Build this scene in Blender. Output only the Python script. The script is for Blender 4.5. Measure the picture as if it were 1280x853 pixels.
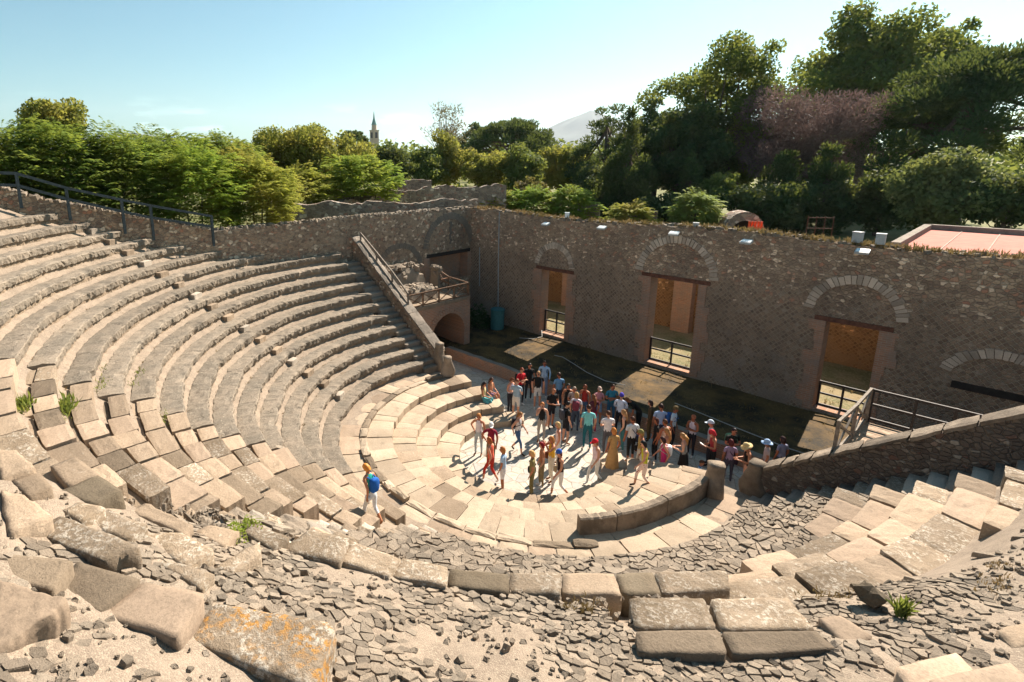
import bpy, math, random
import numpy as np
from mathutils import Vector, Matrix, noise as mnoise
for o in list(bpy.data.objects): bpy.data.objects.remove(o)
SC = bpy.context.scene
COL = SC.collection
rad = math.radians
# ------------------------------------------------------------------ camera
CAM_C=(11.1472, -15.3697, 10.9907)
CAM_R=(0.657266, 0.753616, -0.008053)
CAM_U=(-0.159715, 0.149722, 0.975743)
CAM_F=(-0.736541, 0.640037, -0.218771)

cam = bpy.data.objects.new('camera', bpy.data.cameras.new('camera')); COL.objects.link(cam)
cam.data.sensor_width = 36.0; cam.data.lens = 688.065 * 36 / 1280
cam.data.shift_x = 0.0981; cam.data.shift_y = -0.0586
cam.data.clip_start = 0.05; cam.data.clip_end = 40000
R_, U_, F_ = Vector(CAM_R), Vector(CAM_U), Vector(CAM_F)
cam.matrix_world = Matrix(((R_.x, U_.x, -F_.x, CAM_C[0]), (R_.y, U_.y, -F_.y, CAM_C[1]), (R_.z, U_.z, -F_.z, CAM_C[2]), (0, 0, 0, 1)))
SC.camera = cam
# ------------------------------------------------------------------ light
SUN_EL = 41.0; SUN_AZ = 6.0          # the sun stands behind the stage wall, 6 degrees to the left of +y
w = bpy.data.worlds.new('World'); SC.world = w; w.use_nodes = True
nt = w.node_tree; nt.nodes.clear()
sky = nt.nodes.new('ShaderNodeTexSky'); sky.sky_type = 'NISHITA'; sky.sun_disc = False
sky.sun_elevation = rad(SUN_EL); sky.sun_rotation = rad(-SUN_AZ)
sky.air_density = 1.0; sky.dust_density = 0.9; sky.ozone_density = 1.0; sky.altitude = 30
bg = nt.nodes.new('ShaderNodeBackground'); bg.inputs[1].default_value = 0.047
wo = nt.nodes.new('ShaderNodeOutputWorld')
tc = nt.nodes.new('ShaderNodeTexCoord')
sep = nt.nodes.new('ShaderNodeSeparateXYZ'); nt.links.new(tc.outputs['Generated'], sep.inputs[0])
def wmath(op, a, b=None):
    n = nt.nodes.new('ShaderNodeMath'); n.operation = op
    for i, v in enumerate((a, b)):
        if v is None: continue
        if isinstance(v, (int, float)): n.inputs[i].default_value = v
        else: nt.links.new(v, n.inputs[i])
    return n.outputs[0]
nz = nt.nodes.new('ShaderNodeTexNoise'); nz.inputs['Scale'].default_value = 9; nz.inputs['Detail'].default_value = 7
mp = nt.nodes.new('ShaderNodeMapping'); mp.inputs['Scale'].default_value = (1, 1, 4.5); mp.inputs['Location'].default_value = (1.3, .2, .55)
nt.links.new(tc.outputs['Generated'], mp.inputs[0]); nt.links.new(mp.outputs[0], nz.inputs['Vector'])
cl = nt.nodes.new('ShaderNodeMapRange'); cl.inputs[1].default_value = .54; cl.inputs[2].default_value = .63
nt.links.new(nz.outputs[0], cl.inputs[0])
b1 = nt.nodes.new('ShaderNodeMapRange'); b1.inputs[1].default_value = .005; b1.inputs[2].default_value = .03
nt.links.new(sep.outputs[2], b1.inputs[0])
b2 = nt.nodes.new('ShaderNodeMapRange'); b2.inputs[1].default_value = .10; b2.inputs[2].default_value = .055
nt.links.new(sep.outputs[2], b2.inputs[0])
cmask = wmath('MULTIPLY', wmath('MULTIPLY', cl.outputs[0], b1.outputs[0]), b2.outputs[0])
mx = nt.nodes.new('ShaderNodeMix'); mx.data_type = 'RGBA'
nt.links.new(cmask, mx.inputs[0]); nt.links.new(sky.outputs[0], mx.inputs[6]); mx.inputs[7].default_value = (12, 11, 10.5, 1)
tint = nt.nodes.new('ShaderNodeMix'); tint.data_type = 'RGBA'; tint.blend_type = 'MULTIPLY'; tint.inputs[0].default_value = 1
nt.links.new(mx.outputs[2], tint.inputs[6]); tint.inputs[7].default_value = (.60, 1.03, 1.0, 1)
nt.links.new(tint.outputs[2], bg.inputs[0]); nt.links.new(bg.outputs[0], wo.inputs[0])
sl = bpy.data.lights.new('sun', 'SUN'); sl.energy = 5.0; sl.angle = rad(0.5); sl.color = (1.0, .875, .745)
so = bpy.data.objects.new('sun', sl); COL.objects.link(so)
sd = Vector((-math.sin(rad(SUN_AZ)) * math.cos(rad(SUN_EL)), math.cos(rad(SUN_AZ)) * math.cos(rad(SUN_EL)), math.sin(rad(SUN_EL))))
so.rotation_euler = sd.to_track_quat('Z', 'Y').to_euler(); so.location = (0, 30, 40)
SC.view_settings.view_transform = 'Standard'; SC.view_settings.look = 'None'; SC.view_settings.gamma = 1
SC.view_settings.exposure = 1.45
SC.render.engine = 'CYCLES'
SC.cycles.volume_bounces = 0; SC.cycles.max_bounces = 6; SC.cycles.transparent_max_bounces = 8
SC.render.resolution_x = 1024; SC.render.resolution_y = 682

# ------------------------------------------------------------------ helpers
def hexc(h):
    h = h.lstrip('#'); v = [int(h[i:i+2], 16) / 255 for i in (0, 2, 4)]
    return tuple(c / 12.92 if c <= .04045 else ((c + .055) / 1.055) ** 2.4 for c in v)
class NB:
    """tiny node builder"""
    def __init__(s, name):
        s.m = bpy.data.materials.new(name); s.m.use_nodes = True
        s.t = s.m.node_tree; s.b = s.t.nodes['Principled BSDF']; s.out = s.t.nodes['Material Output']
        s.geo = s.t.nodes.new('ShaderNodeNewGeometry'); s.pos = s.geo.outputs['Position']
        s.b.inputs['Specular IOR Level'].default_value = .25; s.b.inputs['Roughness'].default_value = .9
    def l(s, a, b): s.t.links.new(a, b)
    def put(s, sock, v):
        if isinstance(v, (int, float)): sock.default_value = v
        elif isinstance(v, tuple): sock.default_value = v if len(v) == len(sock.default_value) else tuple(v) + (1,)
        else: s.l(v, sock)
    def noise(s, scale, detail=6, rough=.6, vec=None, dist=0.):
        n = s.t.nodes.new('ShaderNodeTexNoise'); n.inputs['Scale'].default_value = scale; n.inputs['Detail'].default_value = detail
        n.inputs['Roughness'].default_value = rough; n.inputs['Distortion'].default_value = dist
        s.l(vec or s.pos, n.inputs['Vector']); return n.outputs[0]
    def vor(s, scale, feature='F1', out='Distance', vec=None, rnd=1.):
        n = s.t.nodes.new('ShaderNodeTexVoronoi'); n.feature = feature; n.inputs['Scale'].default_value = scale
        n.inputs['Randomness'].default_value = rnd; s.l(vec or s.pos, n.inputs['Vector']); return n.outputs[out]
    def mix(s, f, a, b, mode='MIX'):
        n = s.t.nodes.new('ShaderNodeMix'); n.data_type = 'RGBA'; n.blend_type = mode
        s.put(n.inputs[0], f); s.put(n.inputs[6], a); s.put(n.inputs[7], b); return n.outputs[2]
    def rng(s, v, a, b, c=0., d=1.):
        n = s.t.nodes.new('ShaderNodeMapRange'); s.l(v, n.inputs[0])
        for i, q in enumerate((a, b, c, d)): n.inputs[i + 1].default_value = q
        return n.outputs[0]
    def math(s, op, a, b=None):
        n = s.t.nodes.new('ShaderNodeMath'); n.operation = op; s.put(n.inputs[0], a)
        if b is not None: s.put(n.inputs[1], b)
        return n.outputs[0]
    def mapv(s, scale=(1, 1, 1), rot=(0, 0, 0), loc=(0, 0, 0), vec=None):
        n = s.t.nodes.new('ShaderNodeMapping'); n.inputs['Scale'].default_value = scale; n.inputs['Rotation'].default_value = rot
        n.inputs['Location'].default_value = loc; s.l(vec or s.pos, n.inputs[0]); return n.outputs[0]
    def bump(s, h, strength=.5, dist=.05, nrm=None):
        n = s.t.nodes.new('ShaderNodeBump'); n.inputs['Strength'].default_value = strength; n.inputs['Distance'].default_value = dist
        s.l(h, n.inputs['Height'])
        if nrm: s.l(nrm, n.inputs['Normal'])
        return n.outputs[0]
    def isl(s): return s.geo.outputs['Random Per Island']
    def objr(s):
        n = s.t.nodes.new('ShaderNodeObjectInfo'); return n.outputs['Random']
    def sepz(s):
        n = s.t.nodes.new('ShaderNodeSeparateXYZ'); s.l(s.pos, n.inputs[0]); return n.outputs
    def fin(s, col, nrm=None, rough=None):
        s.put(s.b.inputs['Base Color'], col)
        if nrm: s.l(nrm, s.b.inputs['Normal'])
        if rough is not None: s.put(s.b.inputs['Roughness'], rough)
        return s.m
M = {}
def stone(name, c1, c2, c3=(.55, .50, .42), spot=.62, sc=1., bump=.6, per='obj', var=.55, pits=1.):
    n = NB(name)
    big = n.noise(1.1 * sc, 5, .6); mid = n.noise(13 * sc, 8, .72); fine = n.noise(38 * sc, 6, .7)
    c = n.mix(n.rng(big, .38, .62), c1, c2)
    c = n.mix(n.math('MULTIPLY', n.rng(mid, spot - .02, spot + .05), n.rng(n.noise(1.9 * sc, 4, .6), .42, .60, .08, .9)), c, c3)
    c = n.mix(n.rng(n.noise(3.1 * sc, 6, .7), .55, .68, 0, .55), c, tuple(v * .55 for v in c2))
    if name == 'orange_lichen': c = n.mix(n.math('MULTIPLY', n.rng(n.noise(11, 7, .7), .50, .56), n.rng(n.noise(2.3, 3, .5), .45, .56)), c, (.50, .25, .06))
    pit = n.vor(26 * sc); pm = n.rng(pit, .02, .20)
    c = n.mix(n.math('MULTIPLY', n.rng(fine, .45, .62), .38), c, tuple(v * .42 for v in c1))
    r = n.objr() if per == 'obj' else n.isl()
    hsv = n.t.nodes.new('ShaderNodeHueSaturation'); n.l(c, hsv.inputs['Color'])
    n.l(n.rng(r, 0, 1, 1 - var * .6, 1 + var * .4), hsv.inputs['Value'])
    h = n.math('ADD', n.math('MULTIPLY', mid, .7), n.math('ADD', n.math('MULTIPLY', fine, .35), n.math('MULTIPLY', pm, .18 * pits)))
    M[name] = n.fin(hsv.outputs[0], n.bump(h, bump, .05)); return M[name]
stone('tan', (.36, .275, .195), (.30, .225, .155), (.47, .40, .31), .60)
stone('lichen', (.33, .255, .18), (.24, .18, .12), (.58, .52, .43), .52, 1.3, .9)
stone('orange_lichen', (.33, .255, .18), (.24, .18, .12), (.60, .54, .45), .50, 1.3, 1.0)
stone('dark', (.17, .13, .085), (.20, .16, .11), (.34, .28, .21), .66)
stone('brown', (.24, .185, .13), (.19, .145, .10), (.36, .29, .22), .62, .9, .7)
stone('smooth', (.38, .285, .205), (.34, .255, .18), (.44, .36, .28), .66, .8, .35)
stone('pale', (.44, .38, .31), (.40, .34, .27), (.5, .45, .38), .6, 1, .4)
stone('slab', (.44, .35, .255), (.37, .29, .205), (.52, .44, .34), .60, 1, .35, var=.4)
stone('lip', (.30, .245, .185), (.20, .17, .132), (.48, .41, .32), .575, 1.2, 1.0, var=.25)
stone('rubble', (.32, .255, .19), (.265, .22, .17), (.42, .355, .28), .60, 1.6, 1.0, per='isl', var=.65)
stone('ruin', (.30, .25, .20), (.22, .19, .155), (.40, .34, .27), .6, 1.2, 1.0)
stone('carved', (.34, .27, .20), (.17, .135, .10), (.46, .40, .33), .62, 1.6, .9)
stone('voussoir', (.60, .49, .385), (.50, .405, .315), (.66, .57, .46), .6, 1.6, .6, per='isl', var=.7)
# gravel / mortar between the stones
def gravel(name, c1, c2, c3, sc=1.):
    n = NB(name)
    a = n.noise(1.6 * sc, 6, .65); v = n.vor(34 * sc, out='Color'); d = n.vor(34 * sc); f = n.noise(60 * sc, 5, .7)
    sepc = n.t.nodes.new('ShaderNodeSeparateColor'); n.l(v, sepc.inputs[0])
    c = n.mix(n.rng(a, .40, .60), c1, c2); c = n.mix(n.rng(sepc.outputs[0], .55, .95, 0, .75), c, c3)
    c = n.mix(n.math('MULTIPLY', n.rng(f, .5, .7), .5), c, tuple(x * .4 for x in c1))
    h = n.math('ADD', n.math('MULTIPLY', d, -.5), n.math('ADD', n.math('MULTIPLY', a, .8), n.math('MULTIPLY', f, .25)))
    M[name] = n.fin(c, n.bump(h, .6, .03)); return M[name]
gravel('gravel', (.205, .16, .12), (.28, .22, .165), (.34, .28, .21), 1.9)
gravel('footway', (.275, .205, .14), (.195, .15, .105), (.35, .275, .20), 1.3)
gravel('earth', (.16, .125, .075), (.22, .17, .10), (.26, .21, .13), .6)
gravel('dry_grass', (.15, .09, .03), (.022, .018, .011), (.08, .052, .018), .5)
gravel('sand', (.22, .17, .085), (.12, .12, .045), (.28, .22, .12), .5)
gravel('turf', (.10, .13, .035), (.17, .16, .055), (.22, .18, .08), .4)
def brickm(name, axis, c1, c2, mort, sc=1., bw=.30, bh=.085):
    n = NB(name); o = n.sepz(); cb = n.t.nodes.new('ShaderNodeCombineXYZ')
    n.l(o[0] if axis == 'x' else o[1], cb.inputs[0]); n.l(o[2], cb.inputs[1])
    b = n.t.nodes.new('ShaderNodeTexBrick'); n.l(cb.outputs[0], b.inputs['Vector'])
    b.inputs['Scale'].default_value = sc; b.inputs['Brick Width'].default_value = bw; b.inputs['Row Height'].default_value = bh
    b.inputs['Mortar Size'].default_value = .012; b.inputs['Color1'].default_value = c1 + (1,); b.inputs['Color2'].default_value = c2 + (1,); b.inputs['Mortar'].default_value = mort + (1,)
    a = n.noise(2.2, 7, .65); f = n.noise(30, 5, .7)
    c = n.mix(n.rng(a, .42, .64, 0, .65), b.outputs[0], (.27, .225, .185))
    c = n.mix(n.math('MULTIPLY', n.rng(f, .5, .7), .4), c, tuple(x * .4 for x in c1))
    h = n.math('ADD', n.math('MULTIPLY', b.outputs['Fac'], -.6), n.math('MULTIPLY', f, .5))
    M[name] = n.fin(c, n.bump(h, .7, .03)); return M[name]
brickm('brick_x', 'x', (.47, .24, .145), (.34, .175, .105), (.42, .33, .25))
brickm('brick_y', 'y', (.47, .24, .145), (.34, .175, .105), (.42, .33, .25))
def rubble_wall(name, axis, retic, sc=1., light=1., tint=None):
    """opus incertum (irregular stones in mortar), with opus reticulatum (net of small squares) below the given height"""
    n = NB(name); o = n.sepz()
    wob = n.noise(1.7, 4, .6)
    vm = n.t.nodes.new('ShaderNodeVectorMath'); vm.operation = 'ADD'; n.l(n.pos, vm.inputs[0])
    wv = n.t.nodes.new('ShaderNodeVectorMath'); wv.operation = 'SCALE'; nn = n.t.nodes.new('ShaderNodeTexNoise'); nn.inputs['Scale'].default_value = 3.; n.l(n.pos, nn.inputs['Vector'])
    n.l(nn.outputs['Color'], wv.inputs[0]); wv.inputs['Scale'].default_value = .12; n.l(wv.outputs[0], vm.inputs[1])
    pv = n.mapv((1, 1, 1.35), vec=vm.outputs[0])
    vc = n.vor(5.2 * sc, out='Color', vec=pv); ve = n.vor(5.2 * sc, 'DISTANCE_TO_EDGE', 'Distance', pv)
    sc_ = n.t.nodes.new('ShaderNodeSeparateColor'); n.l(vc, sc_.inputs[0])
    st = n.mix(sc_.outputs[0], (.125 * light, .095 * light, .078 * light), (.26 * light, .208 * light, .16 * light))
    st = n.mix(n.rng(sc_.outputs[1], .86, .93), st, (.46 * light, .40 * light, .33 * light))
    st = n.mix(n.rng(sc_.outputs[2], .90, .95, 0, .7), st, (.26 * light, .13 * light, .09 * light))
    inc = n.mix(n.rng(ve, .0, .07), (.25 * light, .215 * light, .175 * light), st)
    hgt = n.rng(ve, 0, .12)
    if retic is not None:
        cb = n.t.nodes.new('ShaderNodeCombineXYZ'); n.l(o[0] if axis == 'x' else o[1], cb.inputs[0]); n.l(o[2], cb.inputs[1])
        rv = n.mapv((1, 1, 1), (0, 0, rad(45)), vec=cb.outputs[0])
        w2 = n.t.nodes.new('ShaderNodeVectorMath'); w2.operation = 'ADD'; n.l(rv, w2.inputs[0])
        w3 = n.t.nodes.new('ShaderNodeVectorMath'); w3.operation = 'SCALE'; n.l(nn.outputs['Color'], w3.inputs[0]); w3.inputs['Scale'].default_value = .05; n.l(w3.outputs[0], w2.inputs[1])
        rc = n.vor(6.6, out='Color', vec=w2.outputs[0], rnd=.12); re = n.vor(6.6, 'DISTANCE_TO_EDGE', 'Distance', w2.outputs[0], .12)
        s2 = n.t.nodes.new('ShaderNodeSeparateColor'); n.l(rc, s2.inputs[0])
        rt = n.mix(s2.outputs[0], (.20, .15, .12), (.40, .31, .24)); rt = n.mix(n.rng(s2.outputs[1], .85, .95), rt, (.40, .34, .285))
        ret = n.mix(n.rng(re, .05, .15), (.52, .45, .37), rt)
        zz = n.math('ADD', o[2], n.rng(wob, .3, .7, -1.1, 1.1))
        msk = n.rng(zz, retic + .15, retic - .15)
        col = n.mix(msk, inc, ret)
        pl = n.noise(.9, 7, .7); pz = n.rng(o[2], .6, 3.4, .16, -.06)
        pm = n.rng(n.math('ADD', pl, pz), .60, .66)
        col = n.mix(n.math('MULTIPLY', pm, .85), col, (.40, .35, .31))
        hm = n.t.nodes.new('ShaderNodeMix'); n.l(msk, hm.inputs[0]); n.l(hgt, hm.inputs[2]); n.l(n.rng(re, .03, .16), hm.inputs[3]); hgt = hm.outputs[0]
    else: col = inc
    f = n.noise(24, 6, .7)
    col = n.mix(n.math('MULTIPLY', n.rng(f, .48, .68), .45), col, (.06, .05, .042))
    stn = n.noise(.55, 4, .6); col = n.mix(n.rng(stn, .42, .68, 0, .35), col, (.10, .085, .075))
    if tint: col = n.mix(1., col, tint, 'MULTIPLY')
    h = n.math('ADD', n.math('MULTIPLY', hgt, .8), n.math('MULTIPLY', f, .45))
    M[name] = n.fin(col, n.bump(h, .9, .06)); return M[name]
rubble_wall('wall_x', 'x', 5.3, 1.15, 2.2, (1.0, .90, .79))
rubble_wall('wall_y', 'y', None, 1.1, 1.75, (1.08, .98, .86))
rubble_wall('amber_bounce', 'x', 2.6, 1., 2.2, (.90, .62, .34))  # amber tint puts the bounced sunlight into the wall colour
rubble_wall('wall_ruin', 'y', None, .8, 1.5)
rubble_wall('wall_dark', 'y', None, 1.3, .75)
# marble floor of the orchestra: irregular light slabs and grey patches
n = NB('marble'); wv = n.mapv((1, 1, 0))
e1 = n.vor(1.9, 'DISTANCE_TO_EDGE', 'Distance', wv, .9); c1_ = n.vor(1.9, out='Color', vec=wv, rnd=.9)
s_ = n.t.nodes.new('ShaderNodeSeparateColor'); n.l(c1_, s_.inputs[0]); q = n.noise(7, 8, .7)
cc = n.mix(s_.outputs[0], (.38, .335, .275), (.50, .445, .37)); cc = n.mix(n.rng(s_.outputs[1], .75, .85, 0, .7), cc, (.29, .30, .29))
cc = n.mix(n.rng(q, .48, .60, 0, .7), cc, (.30, .255, .20)); cc = n.mix(n.rng(e1, .02, .004), cc, (.17, .135, .10))
M['marble'] = n.fin(cc, n.bump(n.math('ADD', n.rng(e1, 0, .03), n.math('MULTIPLY', q, .3)), .4, .02), .6)
def plain(name, col, rough=.7, var=.12, sc=12., metal=0., bump=.15):
    n = NB(name); a = n.noise(sc, 5, .6)
    n.b.inputs['Metallic'].default_value = metal
    M[name] = n.fin(n.mix(n.rng(a, .35, .65), tuple(c * (1 - var) for c in col), tuple(min(1, c * (1 + var)) for c in col)), n.bump(a, bump, .01), rough); return M[name]
plain('wood_grey', (.20, .165, .13), .8, .35, 9, 0, .4)
plain('wood_red', (.13, .055, .035), .75, .35, 9, 0, .4)
plain('wood_dark', (.03, .025, .022), .8, .3, 9, 0, .4)
plain('rail_teal', (.05, .065, .07), .6, .3, 9)
plain('rail_dark', (.035, .03, .028), .6, .3, 9)
plain('wood_brown', (.17, .10, .06), .75, .3, 9, 0, .3)
plain('plank', (.34, .24, .16), .8, .3, 5, 0, .3)
plain('steel_grey', (.38, .40, .40), .5, .1, 20)
plain('glass_white', (.75, .80, .80), .25, .03, 20)
plain('bin_teal', (.045, .16, .165), .55, .12, 8)
plain('rope_white', (.42, .40, .37), .8, .1, 40)
plain('orange', (.80, .10, .03), .6, .1, 8)
plain('red_roof', (.40, .125, .085), .85, .14, 2.2, 0, .2)
plain('roof_edge', (.30, .22, .17), .85, .25, 6, 0, .4)
plain('paper', (.78, .77, .75), .7, .02, 8)
plain('tower', (.50, .38, .29), .8, .1, 4)
plain('copper', (.16, .30, .28), .6, .1, 4)
plain('opening_shade', (.03, .03, .03), .9, .1, 4)  # near-black that paints the shade inside openings
def leafm(name, c1, c2, c3, tr=.35, add=(.30, .30, .03)):
    n = NB(name); r = n.isl(); big = n.noise(.55, 3, .5)
    c = n.mix(r, c1, c2); c = n.mix(n.rng(big, .45, .65, 0, .8), c, c3)
    n.put(n.b.inputs['Base Color'], c); n.b.inputs['Roughness'].default_value = .75; n.b.inputs['Specular IOR Level'].default_value = .12
    t = n.t.nodes.new('ShaderNodeBsdfTranslucent'); n.l(n.mix(.5, c, add, 'ADD'), t.inputs[0])
    ms = n.t.nodes.new('ShaderNodeMixShader'); ms.inputs[0].default_value = tr
    n.l(n.b.outputs[0], ms.inputs[1]); n.l(t.outputs[0], ms.inputs[2]); n.l(ms.outputs[0], n.out.inputs[0])
    M[name] = n.m
leafm('leaf_green', (0.101, 0.162, 0.027), (0.162, 0.223, 0.038), (0.189, 0.216, 0.041), .45)
leafm('leaf_bright', (0.149, 0.243, 0.030), (0.216, 0.297, 0.041), (0.257, 0.284, 0.047), .48)
leafm('leaf_yellow', (0.213, 0.250, 0.037), (0.288, 0.288, 0.050), (0.300, 0.250, 0.056), .48)
leafm('leaf_olive', (0.140, 0.161, 0.039), (0.210, 0.210, 0.049), (0.252, 0.210, 0.056), .42)
leafm('leaf_mid', (0.075, 0.128, 0.038), (0.128, 0.165, 0.045), (0.135, 0.150, 0.045))
leafm('leaf_dark', (0.025, 0.059, 0.028), (0.056, 0.098, 0.036), (0.077, 0.091, 0.039), .25)
leafm('leaf_pine', (0.026, 0.065, 0.033), (0.049, 0.094, 0.039), (0.065, 0.099, 0.039), .2)
leafm('leaf_plane', (0.052, 0.099, 0.035), (0.094, 0.138, 0.041), (0.174, 0.181, 0.043), .36)  # third tone paints yellow sunlit highlights into the leaf colour
leafm('leaf_greyg', (0.068, 0.105, 0.045), (0.143, 0.180, 0.075), (0.150, 0.165, 0.068), .3)
leafm('leaf_pale', (0.156, 0.228, 0.054), (0.228, 0.288, 0.072), (0.240, 0.264, 0.072), .45)
leafm('leaf_brown', (.12, .085, .045), (.10, .10, .04), (.14, .10, .05), .3)
leafm('leaf_purple', (.175, .115, .10), (.22, .155, .135), (.11, .08, .07), .2, (.06, .03, .03))
leafm('leaf_bare', (.20, .18, .11), (.25, .22, .13), (.22, .20, .11), .3, (.08, .08, .02))
leafm('blade_dry', (.27, .185, .09), (.20, .14, .07), (.17, .13, .05), .25, (.1, .08, .02))
leafm('blade_green', (.12, .17, .04), (.16, .19, .05), (.2, .19, .06), .35)
plain('bark', (.10, .075, .055), .9, .35, 7, 0, .6)
plain('mountain', (.085, .10, .08), 1., .3, .002)

class MB:
    def __init__(s): s.v = []; s.f = []; s.m = []
    def add(s, vs, fs, m=0):
        o = len(s.v); s.v += [tuple(v) for v in vs]; s.f += [tuple(o + i for i in f) for f in fs]; s.m += [m] * len(fs)
    def box(s, c, size, rz=0, m=0, rx=0, ry=0):
        Rm = Matrix.Rotation(rz, 3, 'Z') @ Matrix.Rotation(ry, 3, 'Y') @ Matrix.Rotation(rx, 3, 'X'); h = Vector(size) / 2
        vs = [Vector(c) + Rm @ Vector((x * h.x, y * h.y, z * h.z)) for x in (-1, 1) for y in (-1, 1) for z in (-1, 1)]
        s.add(vs, [(0, 1, 3, 2), (4, 6, 7, 5), (0, 4, 5, 1), (2, 3, 7, 6), (0, 2, 6, 4), (1, 5, 7, 3)], m)
    def bar(s, a, b, wd, ht, m=0):
        a, b = Vector(a), Vector(b); d = (b - a); L = d.length; d.normalize()
        sd_ = d.cross(Vector((0, 0, 1)));
        if sd_.length < 1e-4: sd_ = Vector((1, 0, 0))
        sd_.normalize(); u = sd_.cross(d)
        vs = [p + sd_ * x * wd / 2 + u * y * ht / 2 for p in (a, b) for x, y in ((-1, -1), (1, -1), (1, 1), (-1, 1))]
        s.add(vs, [(3, 2, 1, 0), (4, 5, 6, 7), (0, 1, 5, 4), (1, 2, 6, 5), (2, 3, 7, 6), (3, 0, 4, 7)], m)
    def tube(s, pts, rs, n=6, m=0, cap=True):
        pts = [Vector(p) for p in pts]; rings = []
        if isinstance(rs, (int, float)): rs = [rs] * len(pts)
        for i, p in enumerate(pts):
            d = (pts[min(i + 1, len(pts) - 1)] - pts[max(i - 1, 0)]).normalized()
            a = d.cross(Vector((0.13, .21, 1)));
            if a.length < 1e-3: a = d.cross(Vector((1, 0, 0)))
            a.normalize(); b = d.cross(a)
            rings.append([p + (a * math.cos(t) + b * math.sin(t)) * rs[i] for t in [2 * math.pi * k / n for k in range(n)]])
        vs = [v for r in rings for v in r]
        fs = [(i * n + k, i * n + (k + 1) % n, (i + 1) * n + (k + 1) % n, (i + 1) * n + k) for i in range(len(pts) - 1) for k in range(n)]
        if cap: fs += [tuple(range(n - 1, -1, -1)), tuple((len(pts) - 1) * n + k for k in range(n))]
        s.add(vs, fs, m)
    def build(s, name, mats, parent=None, smooth=False, loc=None):
        me = bpy.data.meshes.new(name)
        off = Vector(loc) if loc is not None else None
        me.from_pydata([tuple(Vector(v) - off) for v in s.v] if off is not None else s.v, [], s.f)
        mats = mats if isinstance(mats, (list, tuple)) else [mats]
        for m in mats: me.materials.append(M[m] if isinstance(m, str) else m)
        if len(mats) > 1: me.polygons.foreach_set('material_index', s.m)
        if smooth: me.polygons.foreach_set('use_smooth', [True] * len(s.f))
        me.update()
        o = bpy.data.objects.new(name, me); COL.objects.link(o)
        if off is not None: o.location = off
        if parent is not None:
            o.parent = parent; o.matrix_parent_inverse = Matrix.Translation(-Vector(parent.location))
        return o
def tag(o, label=None, cat=None, group=None, kind=None):
    if label: o['label'] = label
    if cat: o['category'] = cat
    if group: o['group'] = group
    if kind: o['kind'] = kind
    return o
def thing(name, loc, label, cat, group=None):
    o = bpy.data.objects.new(name, None); COL.objects.link(o); o.location = loc; o.empty_display_size = .1
    return tag(o, label, cat, group)
def nz3(p, s=1., a=1.): return a * mnoise.noise(Vector(p) * s)
def nzv(p, s=1.): return mnoise.noise_vector(Vector(p) * s)
RND = random.Random(5)
def rock(mb, quad, z_thick, n=6, rough=.02, m=0, tilt=None, rnd=RND, edge=.03, corner=.025):
    """a worn stone block: the quad is its top, sides go down by z_thick; surface and edges are displaced by noise"""
    A, B, C, D = [Vector(q) for q in quad]; sd0 = Vector((rnd.random() * 50, rnd.random() * 50, rnd.random() * 50))
    if (B - A).cross(C - A).z < 0: B, D = D, B
    grid = []
    for j in range(n + 1):
        for i in range(n + 1):
            u, v = i / n, j / n
            p = A * (1 - u) * (1 - v) + B * u * (1 - v) + C * u * v + D * (1 - u) * v
            e = min(u, 1 - u, v, 1 - v)
            p = p + nzv(p + sd0, 2.3) * rough * .7 + nzv(p + sd0, 9.) * rough * .8 + nzv(p + sd0, 21.) * rough * .4
            if e < 1e-6: p.z -= edge
            cnr = (u < 1e-6 or u > 1 - 1e-6) and (v < 1e-6 or v > 1 - 1e-6)
            if cnr:
                cen = (A + B + C + D) / 4; p += (cen - p) * corner
            grid.append(p)
    fs = []
    W = n + 1
    for j in range(n):
        for i in range(n): fs.append((j * W + i, j * W + i + 1, (j + 1) * W + i + 1, (j + 1) * W + i))
    loop = [i for i in range(n)] + [j * W + n for j in range(n)] + [n * W + i for i in range(n, 0, -1)] + [j * W for j in range(n, 0, -1)]
    vs = list(grid); prev = loop; K = max(2, n // 3)
    for k in range(1, K + 1):
        cur = []
        for idx in loop:
            p = grid[idx].copy(); p.z -= (z_thick - edge) * k / K
            p = p + nzv(p + sd0, 4.) * rough * 1.3 + nzv(p + sd0, 14.) * rough * .7
            cur.append(len(vs)); vs.append(p)
        for a in range(len(loop)):
            b = (a + 1) % len(loop); fs.append((prev[b], prev[a], cur[a], cur[b]))
        prev = cur
    mb.add(vs, fs, m)
def pol(r, a, z): return Vector((r * math.cos(rad(a)), r * math.sin(rad(a)), z))
ORD = ['first', 'second', 'third', 'fourth', 'fifth', 'sixth', 'seventh', 'eighth', 'ninth', 'tenth', 'eleventh', 'twelfth', 'thirteenth', 'fourteenth', 'fifteenth', 'sixteenth', 'seventeenth', 'eighteenth']
# theatre measures (metres): orchestra centre at the origin, stage towards +y
L = 13.716; D = 11.537; RF = 6.937; T = .651; H = .439; ZF = 1.567; HW = 7.7
SR = [2.587, 3.398, 4.17, 5.054, 5.95]; SZ = .275
def cone(r): return ZF + (r - RF) / T * H
def surf(r, a):
    """ground of the ruined part: the slope of the rows, easing off towards the viewer"""
    r0 = RF + 8.6 * T
    if r < r0: return cone(r)
    return cone(r0) + (.674 - .314 * max(0., min(1., (a % 360 - 278) / 32.)) * (1 if a % 360 > 200 else 0) ) * (r - r0)

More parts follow.
